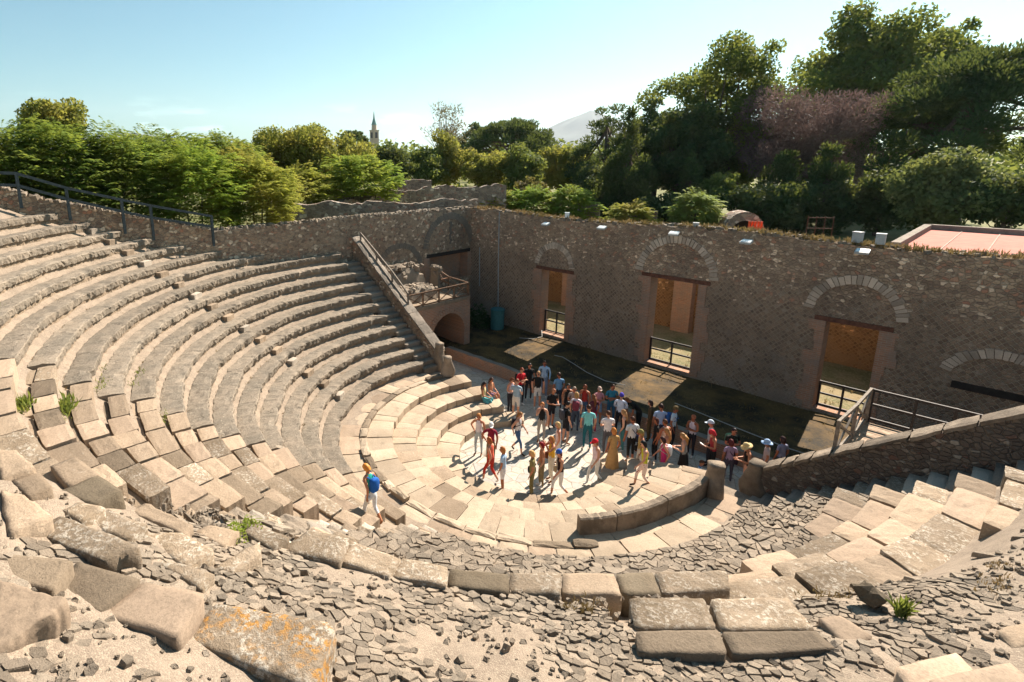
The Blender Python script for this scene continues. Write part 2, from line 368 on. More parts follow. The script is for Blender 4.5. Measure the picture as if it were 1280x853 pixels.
# ================================================================== SETTING
# outside ground: one sheet to the horizon with the sunken theatre cut out of it
def terr_z(x, y): return 5.0 + .25 * mnoise.noise(Vector((x * .05, y * .05, 0)))
mb = MB()
xs = [-12000, -5000, -2000, -800, -300, -120, -60, -40, -28, -20, -14.45, 0, 12, 17.0, 40, 120, 400, 2000, 12000]
ys = [-12000, -2000, -400, -100, -40, -26, -10, 5, 22.5, 26, 30, 40, 60, 120, 300, 800, 2000, 5000, 12000]
idx = {}
for j, y in enumerate(ys):
    for i, x in enumerate(xs): idx[i, j] = len(mb.v); mb.v.append((x, y, terr_z(x, y)))
for j in range(len(ys) - 1):
    for i in range(len(xs) - 1):
        if -14.5 <= xs[i] and xs[i + 1] <= 17.1 and -26 <= ys[j] and ys[j + 1] <= 22.6: continue
        mb.f.append((idx[i, j], idx[i + 1, j], idx[i + 1, j + 1], idx[i, j + 1])); mb.m.append(0)
tag(mb.build('ground', 'turf'), kind='structure')
def mountain(name, cx, cy, rx, ry, h, seed, p=1.4):
    mb = MB(); N, K = 64, 26
    for k in range(K + 1):
        t = k / K
        for i in range(N):
            a = 2 * math.pi * i / N
            z = h * (1 - t) ** p
            q = Vector((math.cos(a) * 2.2, math.sin(a) * 2.2, seed))
            rr = 1 + .25 * mnoise.noise(q) + .12 * mnoise.noise(q * 3)
            z *= 1 + .25 * t * mnoise.noise(Vector((a * 3, t * 4, seed)))
            mb.v.append((cx + rx * t * rr * math.cos(a), cy + ry * t * rr * math.sin(a), z - 30 * t))
    for k in range(K):
        for i in range(N): mb.f.append((k * N + i, k * N + (i + 1) % N, (k + 1) * N + (i + 1) % N, (k + 1) * N + i)); mb.m.append(0)
    return tag(mb.build(name, 'mountain', None, True), kind='structure')
mountain('volcano', -4520, 7370, 1650, 1500, 655, 3.1, 1.0)
mountain('hills', -9050, -1500, 2300, 3000, 560, 7.7, .9)
mountain('hills', -8900, 2350, 2200, 2600, 400, 9.2, .9)

# floor of the orchestra, floor of the side passages, ground of the stage, court behind the stage wall
def sheet(name, x0, x1, y0, y1, z, mat, step=.5, amp=.0, sc=.6, kind='structure'):
    mb = MB(); nx = max(1, int((x1 - x0) / step)); ny = max(1, int((y1 - y0) / step))
    for j in range(ny + 1):
        for i in range(nx + 1):
            x = x0 + (x1 - x0) * i / nx; y = y0 + (y1 - y0) * j / ny
            mb.v.append((x, y, z + amp * (mnoise.noise(Vector((x * sc, y * sc, z))) + .4 * mnoise.noise(Vector((x * sc * 4, y * sc * 4, z))))))
    for j in range(ny):
        for i in range(nx): a = j * (nx + 1) + i; mb.f.append((a, a + 1, a + nx + 2, a + nx + 1)); mb.m.append(0)
    return tag(mb.build(name, mat, None, amp > 0), kind=kind)
sheet('orchestra_floor', -13.7, 13.7, -3.4, 5.4, 0, 'marble', 1)
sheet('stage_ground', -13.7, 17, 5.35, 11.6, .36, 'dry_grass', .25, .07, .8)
sheet('court', -14.4, 17, 11.5, 22.5, .33, 'sand', .4, .08, .5)

# rubble core of the seating: a cone under the rows
mb = MB(); a0, a1 = 150, 392; NA, rs = 300, [6.0, 6.3] + [6.94 + .325 * i for i in range(41)] + [20.6, 21.5, 23, 26]
for j, r in enumerate(rs):
    for i in range(NA + 1):
        a = a0 + (a1 - a0) * i / NA; x, y = r * math.cos(rad(a)), r * math.sin(rad(a))
        if r < 6.9: z = 1.12
        else:
            k = (r - RF) / T; z = surf(min(r, 19.6), a) if 278 < a < 366 else cone(min(r, 19.6))
            rub = max(0, min(1, (a - (278 if k > 11.2 else 284)) / 4)) * max(0, min(1, (k - (8.6 if a < 325 else 7.0)) / .8))
            z += -.42 * (1 - rub) + (-.062 + .07 * max(0, min(1, (301 - a) / 6)) * (1 if k > 10.5 else 0)) * rub + .10 * mnoise.noise(Vector((x * 1.1, y * 1.1, 0))) * rub + .06 * mnoise.noise(Vector((x * 4, y * 4, 2))) * rub
        if y > .7:
            z = min(z, 1.0)
            y2 = min(y, 1.9); x = x; y = y2
        if x < -13.6:
            f = 13.6 / -x; x = -13.6; y = y * f; z = min(z, cone(math.hypot(x, y)) - .45)
        mb.v.append((x, y, z))
for j in range(len(rs) - 1):
    for i in range(NA): a = j * (NA + 1) + i; mb.f.append((a, a + 1, a + NA + 2, a + NA + 1)); mb.m.append(0)
tag(mb.build('seating_core', 'gravel', None, True), kind='structure')

# ================================================================== ORCHESTRA STEPS
STEPLAB = ['lowest curved step of pale slabs, at the edge of the marble floor', 'second curved step of pale slabs above the marble floor', 'third curved step of pale slabs above the marble floor', 'highest and widest curved step of pale slabs, below the walkway']
for s in range(4):
    t = thing('orchestra_step', (0, -SR[s] - .3, 0), STEPLAB[s], 'stone step', 'curved steps round the orchestra')
    r0, r1 = SR[s], SR[s + 1] + .02; z = SZ * (s + 1)
    ae = math.degrees(math.asin(min(.85, 1.95 / r0))); A, B = 180 - ae, 360 + ae
    n = int(round((B - A) * math.pi / 180 * (r0 + .4) / .62)); rr = random.Random(40 + s); cuts = [A]
    while cuts[-1] < B:
        cuts.append(cuts[-1] + rr.uniform(.42, .95) / (r0 + .4) * 180 / math.pi)
    cuts[-1] = B
    for i in range(len(cuts) - 1):
        a, b = cuts[i], cuts[i + 1]; g = .35 / r0
        j0 = rr.uniform(-.03, .03); zz = z + rr.uniform(-.015, .015); b2 = MB()
        rock(b2, [pol(r0 + j0, a + g, zz), pol(r1, a + g, zz), pol(r1, b - g, zz), pol(r0 + j0, b - g, zz)], SZ + .05, 4, .008, rnd=rr, edge=.012)
        b2.build('slab', rr.choice(('slab', 'slab', 'slab', 'slab', 'tan')), t)
# walkway slabs
t = thing('walkway', (0, -6.5, 1.0), 'curved walkway of worn yellowish slabs between the low steps and the seat rows', 'walkway')
rr = random.Random(77); a = 171
while a < 368:
    b = a + rr.uniform(.6, 1.25) / 6.5 * 57.3; zz = 1.15 + rr.uniform(-.02, .03); b2 = MB()
    tilt = rr.uniform(-.05, .05)
    ri_ = 6.22 if a < 318 else 5.99
    rock(b2, [pol(ri_, a + .15, zz), pol(6.96, a + .15, zz + tilt), pol(6.96, b - .15, zz + tilt), pol(ri_, b - .15, zz)], .2, 4, .014, rnd=rr, edge=.015)
    b2.build('slab', 'slab' if rr.random() < .55 else 'smooth', t); a = b
# broken stub of the parapet, left and middle
t = thing('parapet_stub', (-6.05, 0, 1.1), 'broken low parapet remains, a jagged line of thin slabs around the low steps', 'parapet')
a = 168
while a < 318:
    b = a + rr.uniform(.5, 1.1) / 6.1 * 57.3; zz = 1.19 + rr.uniform(-.02, .10) * (1 if a < 270 else .5); b2 = MB()
    rock(b2, [pol(5.93 + rr.uniform(-.02, .03), a + .2, zz), pol(6.2 + rr.uniform(-.03, .02), a + .2, zz), pol(6.2, b - .2, zz), pol(5.95, b - .2, zz)], .3, 4, .03, rnd=rr)
    b2.build('slab', 'slab' if rr.random() < .6 else 'brown', t); a = b
t = thing('parapet', (5.9, -1.5, .8), 'standing curved parapet of thick slabs at the right edge of the low steps', 'parapet')
for a, b, h0, h1 in ((320.5, 331, 1.58, 1.60), (331.3, 349, 1.62, 1.64), (349.3, 367.5, 1.65, 1.70)):
    b2 = MB(); N = 10
    for i in range(N):
        p, q = a + (b - a) * i / N, a + (b - a) * (i + 1) / N; zz = h0 + (h1 - h0) * i / N
    vs = []; N = 14
    for i in range(N + 1):
        p = a + (b - a) * i / N
        zt = h0 + (h1 - h0) * i / N + .03 * mnoise.noise(Vector((p, 3, 1)))
        ro_ = 5.63 + .30 * max(0, (p - 349) / 18)
        for r, z in ((ro_ - .26, .8), (ro_ - .25, zt - .03), (ro_ - .22, zt), (ro_ - .05, zt), (ro_ - .01, zt - .04), (ro_, .8)):
            vs.append(pol(r + .012 * mnoise.noise(Vector((p, z * 4, r * 3))), p, z))
    fs = [(i * 6 + k, i * 6 + k + 1, (i + 1) * 6 + k + 1, (i + 1) * 6 + k) for i in range(N) for k in range(5)] + [(5, 4, 3, 2, 1, 0), tuple(N * 6 + k for k in range(6))]
    b2.add(vs, fs); b2.build('parapet_slab', 'carved', t)
# carved end blocks (winged lion feet)
def carved(label, x, y, z0, hgt, face, w_=.34):
    b2 = MB(); vs = []; N, K = 16, 14
    for k in range(K + 1):
        t_ = k / K; z = z0 + hgt * t_
        prof = .85 + .25 * math.sin(t_ * 5.2 + .4) - .22 * max(0, t_ - .75) * 2
        for i in range(N):
            a = 2 * math.pi * i / N; c, s_ = math.cos(a), math.sin(a)
            sx = math.copysign(abs(c) ** .55, c) * w_ * .62; sy = math.copysign(abs(s_) ** .55, s_) * w_ * prof
            p = Matrix.Rotation(face, 3, 'Z') @ Vector((sx, sy + .10 * math.sin(t_ * 3.1) * w_, 0)) + Vector((x, y, z))
            p += nzv(p, 6) * .03; vs.append(p)
    fs = [(k * N + i, k * N + (i + 1) % N, (k + 1) * N + (i + 1) % N, (k + 1) * N + i) for k in range(K) for i in range(N)] + [tuple(range(N - 1, -1, -1)), tuple(K * N + i for i in range(N))]
    b2.add(vs, fs); return tag(b2.build('carved_block', 'carved', None, True, (x, y, z0)), label, 'carved stone', 'carved blocks at the ends of parapet and walls')
carved('weathered carved block ending the standing parapet on the right', 5.98, .98, 1.0, 1.12, rad(35), .36)
carved('weathered carved stump beside the seated women on the left', -5.85, 1.55, 1.1, .95, rad(-30), .30)
carved('carved figure at the foot of the left sloping wall', -6.85, 2.0, 1.0, 1.35, rad(80), .30)
carved('carved pillar at the foot of the right sloping wall, beside the straw hat', 6.72, 2.08, .9, 1.15, rad(80), .36)

# ================================================================== SEAT ROWS
def row_sweep(mb, k, a0, a1, step=.085):
    """continuous worn seat course: grey lip block plus the lower foot channel behind it, swept along the arc"""
    r = RF + k * T; z = ZF + k * H; n = max(2, int(rad(a1 - a0) * r / step)); vs = []
    prof = [(.10, -H - .02), (.09, -.24), (.01, -.22), (-.005, -.12), (-.01, -.025), (.012, 0.0), (.12, .006), (.25, .0), (.40, -.008), (.55, -.015), (.57, -.03), (.58, -.075), (T + .12, -.095)]
    NP = len(prof)
    for i in range(n + 1):
        a = a0 + (a1 - a0) * i / n; arc = rad(a) * r
        wob = .05 * mnoise.noise(Vector((arc * .9, k * 7.3, 0))) + .03 * mnoise.noise(Vector((arc * 3.4, k * 3.1, 1)))
        zw = .02 * mnoise.noise(Vector((arc * .7, k * 5.7, 3)))
        bite = mnoise.noise(Vector((arc * 1.7, k * 9.1, 7)))
        bite = max(0, bite - .22) * .38
        sg_ = mnoise.noise(Vector((math.floor(arc / 1.3 + k * .37 + .5) * 17.3, k * 11.1, 2.5))); zw += sg_ * .028; wob += mnoise.noise(Vector((math.floor(arc / 1.3 + k * .37 + .5) * 7.9, k * 4.1, 8.5))) * .035
        joint = .025 if abs((arc / 1.3 + k * .37) % 1 - .5) < .045 else 0
        for j, (dr, dz) in enumerate(prof):
            q = Vector((arc * 7, j * 1.7, k * 2.9))
            e = .026 * mnoise.noise(q) + .022 * mnoise.noise(q * 2.7)
            dd = bite * .5 + joint if j in (2, 3, 4, 5) else 0; dzz = -bite * .4 - joint if j in (4, 5, 6) else 0
            vs.append(pol(r + dr + wob * (1 if j < 10 else .4) + dd + e, a, z + dz + (zw if j < 11 else 0) + dzz + e * .8))
    fs = []; ms = []
    for i in range(n):
        for j in range(NP - 1):
            fs.append((i * NP + j, (i + 1) * NP + j, (i + 1) * NP + j + 1, i * NP + j + 1)); ms.append(1 if j in (0, 1, 10, 11) else 0)
    fs += [tuple(range(NP)), tuple(n * NP + j for j in range(NP - 1, -1, -1))]; ms += [0, 0]
    o = len(mb.v); mb.v += [tuple(v) for v in vs]; mb.f += [tuple(o + q for q in f) for f in fs]; mb.m += ms
def stone_chip(mb, c, nrm, size, th, rnd, m=0, ang=None, asp=1.):
    """one flat broken stone: an uneven polygon with thickness, lying square to nrm"""
    n = rnd.choice((4, 5, 5, 6)); nrm = Vector(nrm).normalized()
    u = nrm.cross(Vector((0.3, .2, 1)));
    if u.length < 1e-3: u = Vector((1, 0, 0))
    u.normalize(); v = nrm.cross(u); a = rnd.uniform(0, 6.28) if ang is None else ang
    u, v = u * math.cos(a) + v * math.sin(a), v * math.cos(a) - u * math.sin(a)
    ps = []
    for i in range(n):
        t = 2 * math.pi * (i + rnd.uniform(-.28, .28)) / n; q = size * rnd.uniform(.72, 1.12)
        ps.append(Vector(c) + u * math.cos(t) * q + v * math.sin(t) * q * asp)
    top = [p + (Vector(c) - p) * .07 + nrm * (th + rnd.uniform(-.012, .012)) for p in ps]; mid = [p + nrm * th * .75 for p in ps]; bot = [p - nrm * .08 for p in ps]
    vs = top + mid + bot
    fs = [tuple(range(n))] + [(i, n + i, n + (i + 1) % n, (i + 1) % n) for i in range(n)] + [(n + i, 2 * n + i, 2 * n + (i + 1) % n, n + (i + 1) % n) for i in range(n)]
    mb.add(vs, fs, m)
def vcells(pts, gap, rmax):
    """broken-stone pattern: the polygon nearest to each point, clipped by its neighbours and shrunk by the gap"""
    cell = {}; g = rmax
    for i, (x, y) in enumerate(pts): cell.setdefault((int(x // g), int(y // g)), []).append(i)
    out = []
    for i, (x, y) in enumerate(pts):
        poly = [(x - rmax, y - rmax), (x + rmax, y - rmax), (x + rmax, y + rmax), (x - rmax, y + rmax)]
        cx_, cy_ = int(x // g), int(y // g); nb = []
        for dx in (-2, -1, 0, 1, 2):
            for dy in (-2, -1, 0, 1, 2): nb += cell.get((cx_ + dx, cy_ + dy), [])
        nb = sorted((q for q in nb if q != i), key=lambda q: (pts[q][0] - x) ** 2 + (pts[q][1] - y) ** 2)[:16]
        for q in nb:
            ax, ay = pts[q]; nx, ny = ax - x, ay - y; d = math.hypot(nx, ny)
            if d < 1e-6: continue
            nx /= d; ny /= d; lim = d / 2 - gap / 2; new = []
            for a_, b_ in zip(poly, poly[1:] + poly[:1]):
                da = (a_[0] - x) * nx + (a_[1] - y) * ny - lim; db = (b_[0] - x) * nx + (b_[1] - y) * ny - lim
                if da <= 0: new.append(a_)
                if da * db < 0: t_ = da / (da - db); new.append((a_[0] + (b_[0] - a_[0]) * t_, a_[1] + (b_[1] - a_[1]) * t_))
            poly = new
            if len(poly) < 3: break
        out.append(poly if len(poly) >= 3 else None)
    return out
def plate(mb, poly, to3d, th, rnd, m=0):
    """one flat stone from a 2-D polygon; to3d(u, v, h) lifts it onto the slope"""
    n = len(poly); cx_ = sum(p[0] for p in poly) / n; cy_ = sum(p[1] for p in poly) / n
    sx, sy = rnd.gauss(0, .045), rnd.gauss(0, .045)
    def h(p): return th + (p[0] - cx_) * sx + (p[1] - cy_) * sy
    poly = [(p[0] + rnd.uniform(-.012, .012), p[1] + rnd.uniform(-.012, .012)) for p in poly]
    top = [to3d(p[0] + (cx_ - p[0]) * .06, p[1] + (cy_ - p[1]) * .06, h(p)) for p in poly]; mid = [to3d(p[0], p[1], h(p) - .014) for p in poly]; bot = [to3d(p[0], p[1], -.10) for p in poly]
    mb.add(top + mid + bot, [tuple(range(n))] + [(i, n + i, n + (i + 1) % n, (i + 1) % n) for i in range(n)] + [(n + i, 2 * n + i, 2 * n + (i + 1) % n, n + (i + 1) % n) for i in range(n)], m)
rr = random.Random(11)
for k in range(18):
    r = RF + k * T; z = ZF + k * H
    t = thing('seat_row', tuple(pol(r, 230, z - H)), ORD[k] + ' curved stone seat row counted up from the orchestra walkway', 'seat row', 'curved seat rows of the theatre')
    aL = 180 - math.degrees(math.asin(.978 / r)) if r < math.hypot(L, .9) else 180 + math.degrees(math.acos((L - .02) / r))
    b2 = MB(); aE = 257 + rr.uniform(-2.5, 2.5) if k < 13 else 273 + (k - 13) * 1.5
    row_sweep(b2, k, aL, aE); b2.build('seat_course', ['lip', 'footway'], t)
    # tuff blocks of the middle wedge
    if k < 13:
        a = aE + .2; aend = 282 + rr.uniform(-2.0, 2.5) - (k < 2) * 3
        while a < aend - 1.2:
            ln = rr.uniform(.7, 1.35); b = min(aend, a + ln / r * 57.3); dz = rr.uniform(-.025, .02)
            two = rr.random() < .75; split = rr.uniform(.36, .46) if two else T + .02
            tone = rr.choice(('tan', 'tan', 'tan', 'lichen', 'smooth', 'smooth', 'brown'))
            b3 = MB(); rock(b3, [pol(r + rr.uniform(-.03, .02), a + .12, z + dz), pol(r + split, a + .12, z + dz), pol(r + split, b - .12, z + dz), pol(r + rr.uniform(-.03, .02), b - .12, z + dz)], H + .06, 6, .010, rnd=rr, edge=.014)
            b3.build('stone_block', tone, t)
            if two:
                dz2 = dz - rr.uniform(.03, .09); b3 = MB()
                rock(b3, [pol(r + split + .02, a + .12, z + dz2), pol(r + T + .1, a + .12, z + dz2), pol(r + T + .1, b - .12, z + dz2), pol(r + split + .02, b - .12, z + dz2)], .3, 4, .014, rnd=rr, edge=.015)
                b3.build('foot_slab', rr.choice(('tan', 'brown', 'tan', 'smooth')), t)
            a = b
    # worn stair of the middle: two low treads per row
    if k < 11:
        for q in range(2):
            a = 283.2 + rr.uniform(-.4, .4) + (k < 2) * -1.5; zz = z - H * (.5 if q == 0 else 0) - (.20 if 1 < k < 7 else .12); r0 = r - T * .5 + q * T * .5
            while a < 289:
                b = a + rr.uniform(.3, .7) / r * 57.3; b3 = MB(); d = rr.uniform(-.05, .04)
                rock(b3, [pol(r0 + .02, a + .1, zz + d), pol(r0 + T * .55, a + .1, zz + d), pol(r0 + T * .55, b - .1, zz + d), pol(r0 + .02, b - .1, zz + d)], .32, 5, .025, rnd=rr)
                b3.build('stair_stone', rr.choice(('pale', 'tan', 'lichen', 'rubble', 'rubble')), t); a = b
    # ruined course under the camera: rough stones in mortar
    b3 = MB()
    if k < 7: segs = [(289, 322)] + ([(322, 360 + math.degrees(math.asin(.72 / r)))] if k < 4 else [])
    else: segs = []
    for (s0, s1) in segs:
        W_ = T + .03; Ln = rad(s1 - s0) * r; pts = []
        npt = int(Ln * W_ / (.020 if s0 == 322 else .026))
        for _ in range(npt * 3):
            p = (rr.uniform(0, Ln), rr.uniform(0, W_))
            if all((p[0] - q[0]) ** 2 + ((p[1] - q[1]) * 1.3) ** 2 > .0085 for q in pts[-60:]): pts.append(p)
            if len(pts) > npt: break
        pts.sort()
        tl = rr.uniform(-.02, .02)
        for poly in vcells(pts, .014, .22):
            if not poly or rr.random() < .05: continue
            poly = [(min(max(p[0], 0), Ln), min(max(p[1], 0), W_)) for p in poly]
            plate(b3, poly, lambda u, v, h, z=z, r=r, s0=s0: pol(r + v, s0 + u / r * 57.2958, z - .06 + h + .06 * v), rr.uniform(.0, .045), rr)
        a = s0
        while a < s1:
            stone_chip(b3, pol(r + .02, a, z - .22), pol(-1, a, .15), .16, .05, rr); a += .24 / r * 57.3
        # solid bed below the stones
        N = int(s1 - s0); vs = []
        for i in range(N + 1):
            q = s0 + (s1 - s0) * i / N
            vs += [pol(r + .05, q, z - H - .1), pol(r + .05, q, z - .06), pol(r + T + .1, q, z - .06)]
        b3.add(vs, [(i * 3 + j, (i + 1) * 3 + j, (i + 1) * 3 + j + 1, i * 3 + j + 1) for i in range(N) for j in range(2)] + [(0, 1, 2), (N * 3 + 2, N * 3 + 1, N * 3)])
    if segs: b3.build('rubble_course', 'rubble', t)
    # preserved blocks on the right
    if 3 <= k <= 8:
        a = {3: 347, 4: 331, 5: 323, 6: 322.5, 7: 349, 8: 354}[k] + rr.uniform(0, 1.5); aend = 360 + math.degrees(math.asin(.72 / r))
        while a < aend - 1.:
            ln = rr.uniform(.75, 1.5); b = min(aend, a + ln / r * 57.3); dz = rr.uniform(-.03, .05); b3 = MB()
            r0_ = r + rr.uniform(-.04, .03); jag = rr.uniform(-.5, .5)
            rock(b3, [pol(r0_, a + .12, z + dz), pol(r + T - .02, a + .12 + jag, z + dz - .03), pol(r + T - .02, b - .12, z + dz - .03), pol(r0_, b - .12, z + dz)], H + .08, 7, .016, rnd=rr, edge=.02)
            b3.build('stone_block', rr.choice(('tan', 'lichen', 'lichen', 'tan', 'smooth')), t); a = b
# small radial step blocks on the left rows
for i in range(16):
    k = i + .1; r = RF + k * T; a = 212.3 + .36 * i; z = ZF + i * H; b2 = MB(); rr2 = random.Random(200 + i)
    w_ = rr2.uniform(.42, .55) / r * 57.3
    if i == 14 or (i == 10): w_ *= .8
    rock(b2, [pol(r + .42, a - w_ / 2, z + .20), pol(r + T + .03, a - w_ / 2, z + .20), pol(r + T + .03, a + w_ / 2, z + .20), pol(r + .42, a + w_ / 2, z + .20)], .32, 5, .014, rnd=rr2, edge=.015)
    lo = pol(r + .5, a, z)
    tag(b2.build('step_block', 'tan' if i % 3 else 'pale', None, False, lo), 'small stone step block set against the %s seat row from the bottom' % ORD[i + 1 if i < 17 else 17], 'step block', 'step blocks climbing the left seat rows')

# stairs beside the two sloping walls
def side_stair(sx, label):
    t = thing('side_stair', (sx * 6.9, 1.45, 1.0), label, 'stairs'); rr3 = random.Random(9); ya = .96 if sx < 0 else .70
    for i in range(20 if sx < 0 else 22):
        x = 6.75 + i * T * .5; z = (1.33 if sx < 0 else 1.12) + i * H * .5; b2 = MB()
        d = rr3.uniform(-.03, .03)
        rock(b2, [Vector((sx * (x + d), ya, z)), Vector((sx * (x + T * .5 + .05), ya, z)), Vector((sx * (x + T * .5 + .05), 1.9, z)), Vector((sx * (x + d), 1.9, z))], .42, 4, .022, rnd=rr3)
        b2.build('tread', rr3.choice(('pale', 'lichen', 'ruin')) if sx > 0 else rr3.choice(('lip', 'ruin')), t)
side_stair(-1, 'worn stone stairs between the left seat rows and the left sloping wall')
side_stair(1, 'shaded worn stone stairs at the foot of the right sloping wall')

# ================================================================== FOREGROUND BLOCKS AND RUBBLE
BLOCKS=[('q1', 'tan', 0.53, [(3.92, -15.247, 7.386), (4.174, -15.053, 7.376), (4.825, -14.877, 7.378), (4.954, -15.269, 7.411)]),
 ('q2', 'tan', 0.5, [(2.592, -15.193, 7.31), (2.749, -14.979, 7.295), (3.455, -14.858, 7.297), (3.52, -15.22, 7.327)]),
 ('q3', 'tan', 0.5, [(3.507, -15.129, 7.25), (3.396, -14.859, 7.227), (3.926, -14.761, 7.229), (4.063, -15.012, 7.252)]),
 ('q4', 'dark', 0.51, [(3.526, -14.713, 6.925), (3.322, -14.218, 6.882), (3.968, -14.043, 6.881), (4.107, -14.405, 6.913)]),
 ('q5', 'tan', 0.51, [(2.749, -14.659, 6.921), (2.641, -14.337, 6.894), (3.358, -14.176, 6.893), (3.469, -14.573, 6.926)]),
 ('q7', 'lichen', 0.47, [(4.201, -14.739, 7.042), (4.096, -14.543, 7.024), (4.456, -14.331, 7.016), (4.614, -14.621, 7.042)]),
 ('q8', 'lichen', 0.49, [(4.401, -14.574, 6.902), (4.281, -14.273, 6.876), (4.892, -14.002, 6.871), (5.055, -14.28, 6.896)]),
 ('q9', 'lichen', 0.51, [(4.67, -15.073, 7.188), (4.501, -14.788, 7.162), (5.64, -14.265, 7.153), (5.656, -14.602, 7.179)]),
 ('q10', 'tan', 0.44999999999999996, [(3.849, -14.026, 6.51), (3.807, -13.77, 6.489), (4.688, -13.448, 6.486), (4.856, -13.586, 6.501)]),
 ('q11', 'smooth', 0.57, [(5.975, -15.427, 7.67), (6.625, -15.018, 7.659), (6.723, -15.147, 7.672), (6.853, -15.501, 7.702)]),
 ('q12', 'brown', 0.44999999999999996, [(5.182, -15.377, 7.407), (5.75, -14.852, 7.383), (6.091, -15.065, 7.409), (5.598, -15.421, 7.421)]),
 ('q13', 'brown', 0.44999999999999996, [(5.515, -14.812, 7.207), (6.166, -14.405, 7.196), (6.406, -14.817, 7.234), (5.897, -15.034, 7.234)]),
 ('q14', 'smooth', 0.44999999999999996, [(6.139, -14.389, 7.143), (6.661, -14.002, 7.132), (7.029, -14.37, 7.171), (6.353, -14.806, 7.181)]),
 ('q15', 'lichen', 0.55, [(6.576, -13.868, 6.904), (7.521, -13.167, 6.889), (7.987, -13.672, 6.943), (6.823, -14.277, 6.943)]),
 ('q16', 'lichen', 0.51, [(4.682, -14.104, 6.687), (4.985, -13.672, 6.662), (5.564, -13.505, 6.666), (5.708, -13.867, 6.698)]),
 ('q16b', 'lichen', 0.51, [(5.366, -14.148, 6.78), (5.638, -13.936, 6.772), (6.032, -13.693, 6.766), (6.208, -13.892, 6.787)]),
 ('q17', 'lichen', 0.49, [(5.597, -13.58, 6.496), (5.456, -12.932, 6.444), (5.715, -13.027, 6.459), (5.883, -13.459, 6.497)]),
 ('q18', 'lichen', 0.49, [(4.446, -12.756, 5.923), (4.403, -12.533, 5.905), (4.993, -12.307, 5.905), (5.104, -12.616, 5.931)]),
 ('q18b', 'tan', 0.44999999999999996, [(4.542, -13.434, 6.292), (4.526, -13.198, 6.274), (4.906, -12.947, 6.265), (5.101, -13.261, 6.294)]),
 ('q19', 'lichen', 0.49, [(4.838, -11.895, 5.726), (5.392, -11.574, 5.72), (5.721, -11.97, 5.76), (5.003, -12.455, 5.773)]),
 ('q20', 'lichen', 0.49, [(5.291, -11.508, 5.615), (6.077, -11.201, 5.621), (6.276, -11.572, 5.655), (5.612, -11.901, 5.655)]),
 ('q21', 'lichen', 0.49, [(6.016, -11.122, 5.541), (6.556, -10.763, 5.537), (6.809, -11.028, 5.566), (6.224, -11.491, 5.575)]),
 ('q22', 'dark', 0.49, [(6.51, -10.685, 5.439), (7.104, -10.133, 5.428), (7.344, -10.43, 5.458), (6.757, -10.962, 5.468)]),
 ('q23', 'lichen', 0.49, [(6.987, -9.965, 5.271), (7.468, -9.427, 5.259), (7.708, -9.786, 5.294), (7.244, -10.283, 5.304)]),
 ('q24', 'tan', 0.49, [(7.318, -9.143, 5.015), (7.821, -8.588, 5.008), (8.126, -8.923, 5.044), (7.578, -9.534, 5.053)]),
 ('q25', 'dark', 0.49, [(7.724, -8.339, 4.804), (8.084, -7.9, 4.799), (8.401, -8.272, 4.838), (8.038, -8.687, 4.842)]),
 ('q26', 'lichen', 0.49, [(7.996, -7.6, 4.587), (8.741, -6.737, 4.588), (8.94, -7.115, 4.619), (8.316, -7.997, 4.628)]),
 ('q27a', 'lichen', 0.55, [(8.467, -9.428, 5.546), (9.087, -8.72, 5.539), (9.395, -9.15, 5.581), (8.772, -9.882, 5.589)]),
 ('q27b', 'brown', 0.55, [(8.868, -10.079, 5.77), (9.468, -9.373, 5.762), (9.677, -9.641, 5.789), (9.032, -10.35, 5.795)]),
 ('q28a', 'lichen', 0.55, [(9.134, -8.665, 5.526), (9.784, -7.912, 5.526), (10.156, -8.289, 5.568), (9.437, -9.118, 5.569)]),
 ('q28b', 'brown', 0.55, [(9.505, -9.327, 5.736), (10.199, -8.525, 5.735), (10.418, -8.668, 5.756), (9.712, -9.596, 5.764)]),
 ('q29', 'smooth', 0.37, [(10.883, -8.785, 5.98), (11.273, -8.069, 5.97), (11.483, -8.338, 5.997), (11.051, -9.084, 6.006)]),
 ('q30', 'smooth', 0.39, [(11.125, -8.862, 6.087), (11.626, -7.972, 6.077), (11.876, -8.281, 6.107), (11.369, -9.205, 6.12)]),
 ('q31', 'smooth', 0.29000000000000004, [(10.134, -8.105, 5.589), (10.298, -7.845, 5.587), (10.632, -7.971, 5.615), (10.496, -8.412, 5.628)]),
 ('q32', 'tan', 0.27, [(11.542, -6.989, 5.731), (11.799, -6.496, 5.729), (11.863, -6.858, 5.748), (11.695, -7.237, 5.752)])]
